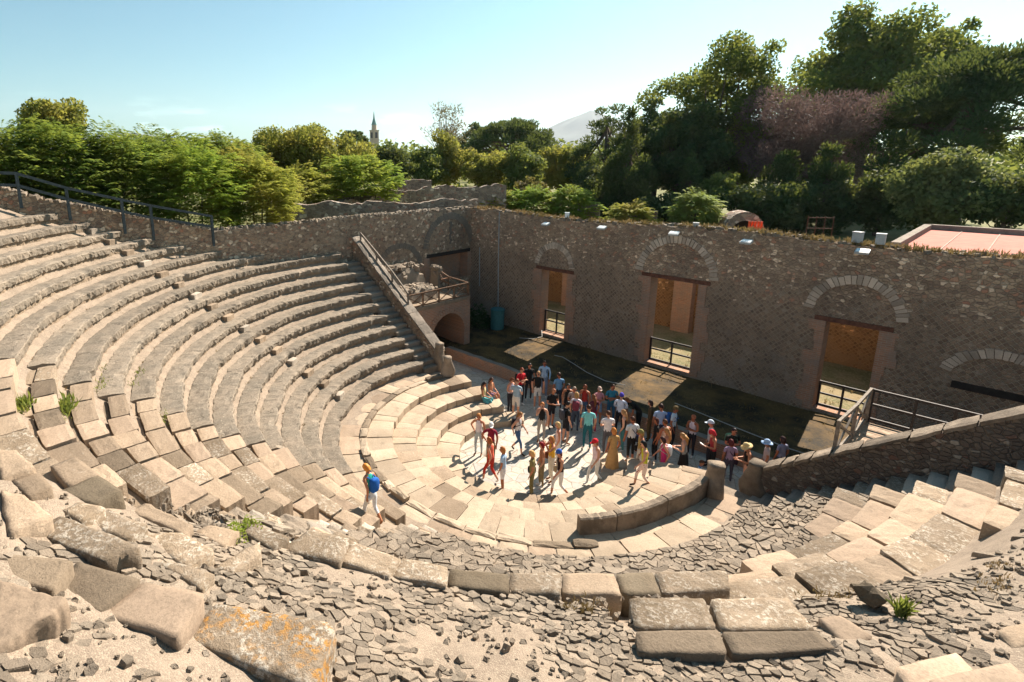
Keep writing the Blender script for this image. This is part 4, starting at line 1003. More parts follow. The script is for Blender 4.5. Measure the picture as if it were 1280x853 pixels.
# corner heap of cut brushwood
b2 = MB(); r_ = random.Random(2)
for i in range(900):
    a, b = r_.uniform(0, 6.28), r_.random() ** .5; hgt = 1.9 * (1 - b) ** .7
    p = Vector((-11.9 + .95 * b * math.cos(a), 10.3 + .95 * b * math.sin(a), .3 + hgt * r_.uniform(.1, 1)))
    d = Vector((r_.gauss(0, 1), r_.gauss(0, 1), r_.gauss(0, .6))).normalized() * .12; e = d.cross(Vector((r_.gauss(0, 1), r_.gauss(0, 1), r_.gauss(0, 1)))).normalized() * .04
    b2.add([p - d, p + e, p + d, p - e], [(0, 1, 2, 3)])
tag(b2.build('dark_bush', 'leaf_dark', None, False, (-11.9, 10.3, .3)), 'dark bush in the corner left of the teal bin', 'bush')

# ================================================================== BEYOND THE WALLS
def ruin(label, pts, hgt, th, seed, z0=4.6):
    """low ruined wall along the polyline, with a jagged top"""
    b2 = MB()
    for (a, b) in zip(pts, pts[1:]):
        a, b = Vector(a), Vector(b); d = (b - a); Ln = d.length; d.normalize(); nr = Vector((-d.y, d.x)) * th / 2; N = max(2, int(Ln / .3)); vs = []
        for i in range(N + 1):
            p = a + d * Ln * i / N; zt = hgt + .35 * mnoise.noise(Vector((p.x * .5, p.y * .5, seed))) + .18 * mnoise.noise(Vector((p.x * 2.2, p.y * 2.2, seed)))
            vs += [(p.x + nr.x, p.y + nr.y, z0), (p.x + nr.x, p.y + nr.y, zt), (p.x - nr.x, p.y - nr.y, zt), (p.x - nr.x, p.y - nr.y, z0)]
        b2.add(vs, [(i * 4 + j, i * 4 + j + 1, (i + 1) * 4 + j + 1, (i + 1) * 4 + j) for i in range(N) for j in range(3)] + [(3, 2, 1, 0), (N * 4, N * 4 + 1, N * 4 + 2, N * 4 + 3)])
    return tag(b2.build('ruin_wall', 'wall_ruin', None, False, (pts[0][0], pts[0][1], z0)), label, 'ruined wall', 'ruined walls beyond the theatre')
ruin('long low ruined wall behind the left side wall', [(-20.5, .3), (-16.2, 6.0)], 8.30, .5, 1.)
ruin('higher ruined wall farther back on the left', [(-25.5, 8.5), (-20.6, 15.2)], 8.50, .5, 2.)
ruin('pointed ruin gable above the corner of the theatre', [(-24.5, 14.2), (-22.8, 16.4)], 9.15, .6, 3.)
ruin('ruined wall stretch right of the pointed gable', [(-22.0, 16.0), (-18.5, 20.8)], 8.60, .5, 4.)
ruin('crumbling wall nearest to the corner of the theatre', [(-19.5, 8.5), (-15.6, 14.2)], 8.0, .5, 5.)
ruin('low cross wall among the ruins', [(-19.2, 3.0), (-23.5, 11.0)], 7.95, .5, 6.)
ruin('small ruin stub behind the stage wall, left of the middle doorway', [(-11.3, 25.4), (-8.2, 26.2)], 6.9, .5, 7.)
ruin('pale ruin stub next to the small white box on the wall', [(-14.1, 24.7), (-12.5, 25.4)], 7.15, .45, 8.)
# arched ruin with orange barrier
ar = thing('arch_ruin', (-2.2, 26.4, 5), 'grey ruin with a dark round arch behind the stage wall', 'ruin')
b2 = MB(); N = 14; ac = [(math.cos(math.pi * i / N), math.sin(math.pi * i / N)) for i in range(N + 1)]
dirx = Vector((.8, .6, 0)); o0 = Vector((-2.2, 26.4, 0))
def AP(u, z, d=0.): return o0 + dirx * u * 1.1 + Vector((-.6, .8, 0)) * d + Vector((0, 0, 10.99 - (10.99 - z) * 1.1))
vs = [AP(.7 * c, 6.3 + .7 * s_) for c, s_ in ac] + [AP(1.15 * c, 6.3 + 1.25 * s_) for c, s_ in ac]
b2.add(vs, [(i, i + 1, N + 2 + i, N + 1 + i) for i in range(N)])
b2.add([AP(1.15 * c, 6.3 + 1.25 * s_) for c, s_ in ac] + [AP(1.15 * c, 6.3 + 1.25 * s_, 1.5) for c, s_ in ac], [(i, i + 1, N + 2 + i, N + 1 + i) for i in range(N)])
for s_ in (-1, 1): b2.add([AP(.7 * s_, 4.7), AP(1.15 * s_, 4.7), AP(1.15 * s_, 6.3), AP(.7 * s_, 6.3)], [(0, 1, 2, 3)])
b2.build('masonry', 'wall_ruin', ar)
b2 = MB(); b2.add([AP(1.0 * c, 6.3 + 1.1 * s_, .9) for c, s_ in ac] + [AP(1.0, 4.7, .9), AP(-1.0, 4.7, .9)][:2], [tuple(range(N + 1)) , (0, N, N + 2, N + 1)]); b2.build('niche_shade', 'opening_shade', ar)  # dark sheet behind the arch, its shade put into the colour
ob = thing('safety_barrier', tuple(AP(.35, 5.2, -.8)), 'bright orange safety barrier in front of the grey arch', 'barrier')
for i in range(5):
    b2 = MB(); b2.bar(AP(.0 + .17 * i, 5.5, -.8), AP(.0 + .17 * i, 7.05, -.8), .13, .04); b2.build('slat', 'orange', ob)
for z in (5.9, 6.7):
    b2 = MB(); b2.bar(AP(-.08, z, -.85), AP(.78, z, -.85), .04, .1); b2.build('rail', 'orange', ob)
# red roof
rr_ = thing('red_roofed_building', (11, 18.5, 5), 'low building with a flat brick red roof behind the right end of the stage wall', 'building')
b2 = MB(); b2.box((12.4, 18.9, 3.6), (10.2, 8.8, 6.8)); b2.build('wall', 'wall_ruin', rr_)
rf = MB(); rf.box((12.4, 18.9, 7.10), (10.0, 8.6, .16)); rfo = rf.build('roof', 'red_roof', rr_)
for i in range(7):
    b2 = MB(); b2.box((8.6 + i * 1.3, 18.9, 7.19), (.05, 8.4, .03)); b2.build('roof_seam', 'roof_edge', rfo)
for (c, s_) in (((7.3, 18.9, 7.22), (.3, 9.0, .42)), ((12.4, 23.3, 7.22), (10.5, .3, .42))):
    b2 = MB(); b2.box(c, s_); b2.build('parapet', 'ruin', rr_)
# metal fence seen between the trees, church tower
fe = thing('mesh_fence', (1.2, 28.5, 5), 'low rusty fence in front of the dark trees right of the orange barrier', 'fence')
for i in range(4):
    b2 = MB(); p = Vector((.9 + i * .4, 28.4 + i * .3, 0)); b2.bar(p + Vector((0, 0, 4.9)), p + Vector((0, 0, 7.0)), .05, .05); b2.build('post', 'wood_red', fe)
for z in (6.2, 6.9):
    b2 = MB(); b2.bar((.9, 28.4, z), (2.1, 29.3, z), .04, .04); b2.build('rail', 'wood_red', fe)
ct = thing('church_tower', (-483, 362, 0), 'slender church bell tower with green spire on the horizon', 'tower')
cx, cy = -483, 362
b2 = MB(); b2.box((cx, cy, 20), (7, 7, 40)); b2.box((cx, cy, 30), (8, 8, 1.2)); b2.box((cx, cy, 40), (7.8, 7.8, 1.2)); b2.build('shaft', 'tower', ct)
b2 = MB(); b2.tube([(cx, cy, 40), (cx, cy, 46)], [2.9, 2.7], 8); b2.build('lantern', 'tower', ct)
b2 = MB(); b2.tube([(cx, cy, 46), (cx, cy, 49), (cx, cy, 53), (cx, cy, 60)], [3.1, 2.0, .9, .2], 8); b2.build('spire', 'copper', ct)
for s_ in (0, 1, 2, 3):
    a = s_ * math.pi / 2; b2 = MB(); b2.box((cx + 3.55 * math.cos(a), cy + 3.55 * math.sin(a), 35), (.4, 3.2, 6) if s_ % 2 == 0 else (3.2, .4, 6)); b2.build('belfry_shade_panel', 'opening_shade', ct)  # solid dark panels painting the shade of the belfry openings
# ================================================================== TREES
TREES=[('round', 'yellow green crown rising behind the hedge at the far left', (-47.55, -6.0), 5, 11.63, 6.63, 7.07, 'olive', 1, 'G1'),
 ('frond', 'broad dark green sumac thicket above the railing at the left edge', (-19.56, -12.61), 5, 7.74, 5.23, 3.93, 'green', 2, 'G1'),
 ('frond', 'green sumac bush second from the left above the railing', (-18.99, -10.4), 5, 7.72, 5.45, 3.61, 'green', 3, 'G1'),
 ('frond', 'green sumac bush third from the left, above the middle of the railing', (-18.22, -8.01), 5, 7.55, 5.67, 3.23, 'green', 4, 'G1'),
 ('frond', 'large drooping bright green sumac bush at the lower end of the railing', (-17.08, -5.29), 5, 7.12, 5.89, 2.45, 'bright', 5, 'G1'),
 ('frond', 'yellow green sumac bush behind the corner of the left wall', (-16.94, -2.19), 5, 6.56, 5.06, 2.32, 'yellow', 6, 'G1'),
 ('frond', 'tall sumac bush behind the drooping bright one', (-24.85, -4.6), 5, 7.86, 6.72, 4.11, 'green', 7, 'G1'),
 ('frond', 'leafy bush rising behind the yellow green sumac', (-25.16, -0.31), 5, 7.73, 6.28, 3.91, 'green', 8, 'G1'),
 ('round', 'feathery tree with open crown left of the church spire', (-27.14, 7.17), 5, 8.87, 6.41, 4.1, 'olive', 9, 'G1'),
 ('round', 'light green tree behind the low ruins beside the feathery one', (-30.71, 5.93), 5, 8.09, 5.76, 3.72, 'olive', 10, 'G1'),
 ('frond', 'yellowish shrub at the foot of the feathery tree', (-23.56, 3.94), 5, 5.64, 6.08, 2.56, 'yellow', 11, 'G1'),
 ('frond', 'bright green shrub above the left ruin wall', (-22.28, 8.81), 5, 6.43, 5.81, 3.02, 'bright', 12, 'G1'),
 ('round', 'pale olive tree below the church spire', (-33.51, 15.13), 5, 7.9, 7.56, 3.25, 'olive', 13, 'G1'),
 ('umbrella', 'small dark umbrella pine just left of the church spire', (-82.53, 50.6), 5, 11.57, 7.03, 7.99, 'pine', 14, 'G2'),
 ('round', 'dark round tree above the ruins', (-32.99, 20.34), 5, 7.66, 4.96, 2.67, 'dark', 15, 'G2'),
 ('round', 'mid green tree between the dark round tree and the bare tree', (-33.16, 24.8), 5, 7.56, 5.9, 2.05, 'mid', 16, 'G2'),
 ('bare', 'tall thin leafed pale tree standing above the others in the middle', (-38.42, 33.23), 5, 13.37, 6.33, 5.69, 'bare', 17, 'G2'),
 ('round', 'grey olive tree under the thin leafed tree', (-33.03, 28.46), 5, 8.7, 6.98, 2.32, 'olive', 18, 'G2'),
 ('umbrella', 'wide dark umbrella pine in the middle distance', (-48.66, 58.65), 5, 12.52, 14.65, 6.78, 'pine', 19, 'G2'),
 ('umbrella', 'dark pine crown left of the wide umbrella pine', (-57.56, 60.79), 5, 12.17, 8.55, 6.89, 'pine', 20, 'G2'),
 ('round', 'olive tree below the wide umbrella pine', (-28.52, 29.92), 5, 6.93, 6.32, 1.99, 'olive', 21, 'G2'),
 ('round', 'mid green tree right of the olive tree', (-24.78, 31.16), 5, 7.1, 6.1, 1.86, 'mid', 22, 'G2'),
 ('round', 'yellowish tree below the distant volcano', (-24.82, 37.73), 5, 8.17, 6.1, 1.54, 'olive', 23, 'G2'),
 ('round', 'brown tinged shrub at the foot of the yellowish tree', (-19.99, 26.29), 5, 4.14, 3.63, 1.59, 'brown', 24, 'G2'),
 ('round', 'small dark tree left of the big pines', (-24.51, 40.92), 5, 7.35, 5.41, 0.75, 'dark', 51, 'G2'),
 ('frond', 'bright sumac bush first of three behind the stage wall', (-19.99, 21.33), 5, 3.35, 4.37, 0.75, 'yellow', 25, 'G3'),
 ('frond', 'bright sumac bush in the middle of the row behind the stage wall', (-17.24, 22.98), 5, 3.51, 4.41, 0.64, 'bright', 26, 'G3'),
 ('frond', 'bright sumac bush right of the row behind the stage wall', (-14.62, 24.49), 5, 3.66, 3.92, 0.6, 'bright', 27, 'G3'),
 ('frond', 'low yellow green bush beside the ruin stub on the stage wall', (-9.68, 25.08), 5, 2.47, 3.17, 0.68, 'yellow', 28, 'G3'),
 ('frond', 'lone pale green bush above the middle doorway', (-5.69, 26.87), 5, 3.39, 3.14, 0.79, 'pale', 29, 'G3'),
 ('umbrella', 'dark stone pine left of the tall plane trees', (-19.73, 38.69), 5, 12.11, 8.14, 1.23, 'pine', 30, 'G4'),
 ('column', 'dark conical conifer with brown lower branches', (-14.13, 32.05), 5, 10.41, 6.14, 1.02, 'dark', 31, 'G4'),
 ('umbrella', 'dense dark pine behind the conical conifer', (-16.0, 41.64), 5, 12.74, 8.39, 0.73, 'pine', 32, 'G4'),
 ('big', 'huge plane tree with sunlit crown left of the gap in the trees', (-11.87, 46.54), 5, 17.77, 13.74, -0.99, 'plane', 33, 'G4'),
 ('big', 'dark lower crown of the plane tree grove on its left side', (-12.9, 40.33), 5, 12.21, 9.83, -0.7, 'dark', 50, 'G4'),
 ('big', 'tallest plane tree at the upper right', (-4.59, 72.04), 5, 22.17, 19.07, 5.29, 'plane', 34, 'G4'),
 ('big', 'plane tree behind the tallest one at the right end of its crown', (0.4, 81.45), 5, 23.73, 10.55, 7.07, 'plane', 35, 'G4'),
 ('haze', 'round purple brown tree with withered foliage', (-3.82, 44.75), 5, 12.87, 12.21, 2.65, 'purple', 36, 'G4'),
 ('column', 'dark conifer with pointed tip under the purple brown tree', (-0.39, 37.27), 5, 6.87, 5.62, 0.08, 'dark', 37, 'G4'),
 ('column', 'dark conifer left of the pointed one', (-3.18, 37.06), 5, 6.51, 5.76, -0.04, 'dark', 38, 'G4'),
 ('column', 'small grey green conifer beside the plane trunk', (-8.92, 33.5), 5, 6.27, 3.48, 0.72, 'dark', 39, 'G4'),
 ('umbrella', 'spreading dark pine leaning in from the right edge', (6.0, 50.36), 5, 14.49, 16.63, 5.44, 'pine', 40, 'G4'),
 ('umbrella', 'lower dark branch layer of pine behind the bushes at the right', (2.29, 54.67), 5, 12.15, 10.9, 5.77, 'pine', 41, 'G4'),
 ('round', 'large grey green bush above the red roof', (6.66, 34.28), 5, 6.37, 6.61, 1.11, 'greyg', 42, 'G4'),
 ('round', 'dark green bush at the right edge above the red roof', (9.6, 34.18), 5, 5.33, 4.32, 0.98, 'dark', 43, 'G4'),
 ('round', 'dark thicket between the conifer and the grey green bush', (3.08, 37.6), 5, 5.27, 6.4, -0.01, 'dark', 44, 'G4'),
 ('round', 'dark thicket left of the arch ruin', (-10.3, 30.85), 5, 3.16, 4.68, 0.09, 'dark', 45, 'G4'),
 ('round', 'dark thicket right of the arch ruin', (-3.39, 32.98), 5, 4.42, 6.72, 0.13, 'dark', 46, 'G4'),
 ('round', 'small sunlit shrub at the foot of the dark thickets by the wall', (-6.63, 34.02), 5, 4.65, 3.92, 1.46, 'mid', 47, 'G4'),
 ('round', 'dark thicket behind the conical conifer', (-16.85, 33.16), 5, 4.53, 7.56, 0.11, 'dark', 48, 'G4')]
def leaf(mb, p, d, nr, ln, wd):
    d = d.normalized() * ln / 2; s_ = d.cross(nr)
    if s_.length < 1e-6: s_ = d.cross(Vector((.3, .5, .8)))
    s_ = s_.normalized() * wd / 2
    mb.add([p - d, p + s_ - d * .1, p + d, p - s_ - d * .1], [(0, 1, 2, 3)])
def rv(r_): return Vector((r_.gauss(0, 1), r_.gauss(0, 1), r_.gauss(0, 1))).normalized()
def make_tree(kind, label, xy, zb, hgt, wid, zlow, tone, seed, group):
    r_ = random.Random(seed * 7 + 1); base = Vector((xy[0], xy[1], zb)); dist = (Vector(CAM_C) - base).length
    G = {'G1': 'bushes and trees behind the left wall', 'G2': 'trees in the middle distance', 'G3': 'bright bushes behind the stage wall', 'G4': 'tall trees at the right'}[group]
    nm = {'frond': 'sumac_bush', 'umbrella': 'stone_pine', 'column': 'conifer', 'big': 'plane_tree', 'bare': 'thin_leafed_tree', 'haze': 'withered_tree'}.get(kind, 'leafy_tree')
    t = thing(nm, tuple(base), label, 'bush' if kind == 'frond' else 'tree', G)
    mb = MB(); ls = max(.10, dist * .0043); R = wid / 2; zl = max(zlow, 0.0); hc = hgt - zl; cz = zl + hc / 2
    clumps = []
    if kind in ('round', 'big', 'bare', 'haze'):
        nc = {'round': 34, 'big': 80, 'bare': 30, 'haze': 60}[kind]
        for i in range(nc):
            d = rv(r_); q = r_.uniform(.38, .88) * (1 + .35 * mnoise.noise(d * 1.5 + Vector((seed, 0, 0)))); c = Vector((d.x * R * q, d.y * R * q * .9, cz + d.z * hc / 2 * q))
            if kind == 'big' or kind == 'round': c.z += .06 * hc * mnoise.noise(Vector((c.x * .4, c.y * .4, seed)))
            cr = R * r_.uniform(.24, .38) if kind != 'big' else R * r_.uniform(.18, .30)
            clumps.append((c, Vector((cr, cr, cr * r_.uniform(.65, .9)))))
        if kind == 'round': clumps.append((Vector((0, 0, cz)), Vector((R * .6, R * .6, hc * .32))))
    elif kind == 'umbrella':
        for i in range(70):
            a = r_.uniform(0, 6.28); q = r_.random() ** .5; z = hgt - hc * (.12 + .72 * q ** 2.4) - r_.random() ** 2 * hc * .25 + r_.uniform(-.1, .06) * hc
            cr = R * r_.uniform(.16, .26); clumps.append((Vector((math.cos(a) * R * q * .95, math.sin(a) * R * q * .95, z)), Vector((cr, cr, cr * .55))))
    elif kind == 'column':
        for i in range(40):
            u = r_.random(); a = r_.uniform(0, 6.28); rad_ = R * (1.05 - u) ** .75 * r_.uniform(.4, .9); cr = R * (.34 - .2 * u)
            clumps.append((Vector((math.cos(a) * rad_, math.sin(a) * rad_, zl + hc * u * .96)), Vector((cr, cr, cr * 1.25))))
    if kind == 'frond':
        nf = int(min(3000, 14 * wid * hc / (ls * ls * 6)) * .75) + 320
        for i in range(nf):
            d = rv(r_); d.z = d.z if d.z > -.75 else -d.z; q = r_.uniform(.55, 1.0)
            lump = 1 + .48 * mnoise.noise(Vector((d.x * 2.2, d.y * 2.2, d.z * 2.2 + seed)))
            p = Vector((d.x * R * q * lump, d.y * R * q * lump * .9, max(.15, cz - hc * .13 + d.z * hc * .55 * q * lump)))
            out = Vector((d.x, d.y, .35 + r_.uniform(-.2, .4))).normalized(); fl = r_.uniform(.35, .75); sag = r_.uniform(.35, .9)
            side = out.cross(Vector((0, 0, 1))).normalized(); m_ = 6
            for k in range(m_):
                u = (k + .5) / m_; c = base + p + out * fl * u + Vector((0, 0, -sag * fl * u * u * .6))
                for s_ in (-1, 1):
                    ld = (side * s_ * .9 + out * .35 + Vector((0, 0, -.35 - .25 * u))).normalized()
                    leaf(mb, c + ld * ls * .8, ld, (Vector((0, 0, 1)) + rv(r_) * .35), ls * 1.75 * (1 - .3 * u), ls * .62)
    else:
        area = sum(c[1].x * c[1].z for c in clumps) * 3.1
        dens = {'round': 3.0, 'big': 3.9, 'umbrella': 4.2, 'column': 3.6, 'bare': .6, 'haze': 2.4}[kind]
        tot = min(36000, int(area * dens / (ls * ls * .5)))
        for (c, cr) in clumps:
            n_ = int(tot * (cr.x * cr.z) * 3.1 / area)
            for i in range(n_):
                d = rv(r_); q = r_.random() ** .38
                p = base + c + Vector((d.x * cr.x * q, d.y * cr.y * q, d.z * cr.z * q)) * (1 + .25 * mnoise.noise(d * 2.3 + c))
                if kind in ('umbrella', 'column'):
                    ld = (d + rv(r_) * .5 + Vector((0, 0, .5))).normalized(); leaf(mb, p, ld, rv(r_), ls * 1.35, ls * .5)
                elif kind in ('haze', 'bare'):
                    ld = (d * .7 + rv(r_) * .6 + Vector((0, 0, .3))).normalized(); leaf(mb, p, ld, rv(r_), ls * 1.5, ls * (.30 if kind == 'haze' else .42))
                else:
                    ld = (rv(r_) + Vector((0, 0, -.4))).normalized(); leaf(mb, p, ld, (d + rv(r_) * .7), ls * 1.25, ls * .85)
    mb.build('crown', 'leaf_' + tone, t)
    tb = MB(); tr = max(.06, wid * (.028 if kind != 'umbrella' else .035)); lean = Vector((r_.uniform(-.05, .05) * hgt, r_.uniform(-.05, .05) * hgt, 0))
    topz = hgt * (.55 if kind in ('round', 'big', 'haze', 'bare') else .8)
    if kind == 'frond':
        for i in range(5):
            d = rv(r_) * R * .5; tb.tube([base + Vector((d.x * .3, d.y * .3, -.2)), base + Vector((d.x * .7, d.y * .7, hgt * .35)), base + Vector((d.x, d.y, hgt * .6))], [.07, .05, .02], 5)
    else:
        tb.tube([base + Vector((0, 0, -.4)), base + Vector((0, 0, .5)), base + lean * .5 + Vector((0, 0, topz * .5)), base + lean + Vector((0, 0, topz))], [tr * 1.35, tr, tr * .8, tr * .35], 8)
        for (c, cr) in clumps[::max(1, len(clumps) // (14 if kind != 'bare' else 26))]:
            z0_ = r_.uniform(.45, .95) * topz; s0 = base + lean * (z0_ / topz) + Vector((0, 0, z0_)); e0 = base + c
            md = (s0 + e0) / 2 + Vector((0, 0, -.04 * hgt if kind != 'umbrella' else -.02 * hgt)) + rv(r_) * .03 * hgt
            tb.tube([s0, md, e0], [tr * .42, tr * .26, tr * .07], 5)
            if kind in ('bare', 'haze'):
                for q in range(5): tb.tube([md if q % 2 else e0, e0 + rv(r_) * cr.x * 1.2 + Vector((0, 0, .3 * cr.x))], [tr * .12, tr * .03], 4)
    tb.build('trunk', 'bark', t, True)
for tr_ in TREES: make_tree(*tr_)
# far wood closing the horizon
mb = MB(); r_ = random.Random(77)
for i in range(230):
    b_ = rad(r_.uniform(-62, 62)); D_ = r_.uniform(95, 230); f0 = Vector((F_.x, F_.y, 0)).normalized(); s0 = Vector((R_.x, R_.y, 0)).normalized()
    c = Vector((CAM_C[0], CAM_C[1], 5)) + (f0 * math.cos(b_) + s0 * math.sin(b_)) * D_; h_ = r_.uniform(6, 9.5) + D_ * .012; w_ = r_.uniform(4, 8)
    for q in range(170):
        d = rv(r_); e = r_.random() ** .4; p = c + Vector((d.x * w_ * e, d.y * w_ * e, h_ * .5 + d.z * h_ * .55 * e)); leaf(mb, p, rv(r_), d + rv(r_) * .6, D_ * .008, D_ * .006)
tag(mb.build('far_wood', 'leaf_mid'), 'far green wood closing the view behind the nearer trees', 'wood', kind='stuff')
# ---------- weeds, grass
def tuft(mb, p, n, hgt, spread, r_):
    for i in range(n):
        a = r_.uniform(0, 6.28); q = Vector(p) + Vector((math.cos(a), math.sin(a), 0)) * spread * r_.random() ** .6
        d = Vector((r_.gauss(0, .35), r_.gauss(0, .35), 1)).normalized(); h_ = hgt * r_.uniform(.4, 1.); s_ = d.cross(rv(r_)).normalized() * hgt * .07
        mb.add([q - s_, q + s_, q + d * h_ * .6 + s_ * .7 + Vector((0, 0, 0)), q + d * h_ + Vector((r_.gauss(0, .2), r_.gauss(0, .2), -.05)) * hgt * .5], [(0, 1, 2, 3)])
r_ = random.Random(4); mb = MB()
for (k, a, n, hh_) in ((12.2, 267, 320, .18), (12.0, 268.5, 220, .16), (11.1, 265, 160, .16), (10.0, 262.5, 90, .2), (10.1, 264.5, 80, .14), (9.0, 254, 60, .12), (9.3, 250, 50, .1), (7.0, 257, 40, .1), (5.9, 258, 40, .1), (9.9, 223, 60, .2), (10.8, 221, 40, .16), (11.9, 219, 40, .12), (8.9, 247, 40, .1), (8.0, 246, 40, .1), (8.1, 250, 30, .1), (13.0, 246, 30, .1), (7.9, 238, 30, .1)):
    r0 = RF + (k + .78) * T
    for q in range(6): tuft(mb, pol(r0 + r_.uniform(-.06, .06), a + r_.uniform(-1.4, 1.4), ZF + int(k) * H - .04), n // 6, hh_ * 1.5, .2, r_)
tag(mb.build('grass', 'blade_green'), 'green weeds growing in the joints of the left seat rows', 'grass', kind='stuff')
mb = MB()
for i in range(620):
    k = r_.randint(1, 16); a = r_.uniform(176, 258); r0 = RF + (k + .86) * T; x = r0 * math.cos(rad(a))
    if x < -L + .2 or r0 * math.sin(rad(a)) > .8 or mnoise.noise(Vector((a * .12, k * 2.1, 9))) < .05: continue
    tuft(mb, pol(r0, a, ZF + k * H - .08), 10, .13, .10, r_)
for (a, k, n, w_) in ((309.5, 9.0, 260, .35), (326.0, 8.1, 220, .4), (335.5, 8.9, 160, .4), (338, 8.6, 120, .3)):
    r0 = RF + k * T
    for q in range(n // 8): tuft(mb, pol(r0 + r_.gauss(0, w_ * .3), a + r_.gauss(0, w_ * 2), surf(r0, a) - .09), 8, .09, .05, r_)
for i in range(900):
    u = r_.uniform(-L, 16.5)
    if mnoise.noise(Vector((u * .6, 2, 2))) < -.25: continue
    tuft(mb, (u, D + r_.uniform(.0, WB), HW - .1 + .10 * math.sin(u * .45 + 1)), 7, r_.uniform(.12, .34), .12, r_)
for i in range(160):
    u = r_.uniform(-3, D); tuft(mb, (-L - r_.uniform(.1, .6), u, ltop(u)), 6, r_.uniform(.06, .16), .1, r_)
for i in range(700):
    tuft(mb, (r_.uniform(-13, 15), r_.uniform(5.7, 11.4), .36), 4, r_.uniform(.08, .2), .12, r_)
for i in range(500):
    tuft(mb, (r_.uniform(-13, 15), r_.uniform(12.4, 16.4), .33), 4, r_.uniform(.08, .25), .15, r_)
tag(mb.build('dry_grass', 'blade_dry'), 'dry yellow grass on the wall tops, on the stage and between the stones', 'grass', kind='stuff')
mb = MB(); c = pol(RF + 10.4 * T, 290.3, cone(RF + 10.4 * T) + .02)
for i in range(16):
    a = r_.uniform(0, 6.28); d = Vector((math.cos(a), math.sin(a), .7))
    for k in range(6):
        p = c + d * .05 * k + Vector((0, 0, -.008 * k * k))
        for s_ in (-1, 1): leaf(mb, p, d.cross(Vector((0, 0, 1))) * s_ + d * .5, Vector((0, 0, 1)) + rv(r_) * .3, .09 - .008 * k, .03)
    mb.tube([c - Vector((0, 0, .05)), c + d * .15 + Vector((0, 0, -.03)), c + d * .3 + Vector((0, 0, -.2))], .004, 4)
tag(mb.build('fern', 'leaf_bright', None, False, c), 'small bright fern among the worn blocks on the left', 'fern')
mb = MB(); c = pol(RF + 9.1 * T, 326.8, surf(RF + 9.1 * T, 326.8) - .05); tuft(mb, c, 60, .32, .07, r_)
tag(mb.build('weed', 'blade_green', None, False, c), 'spiky weed beside the jagged dark stone', 'weed')
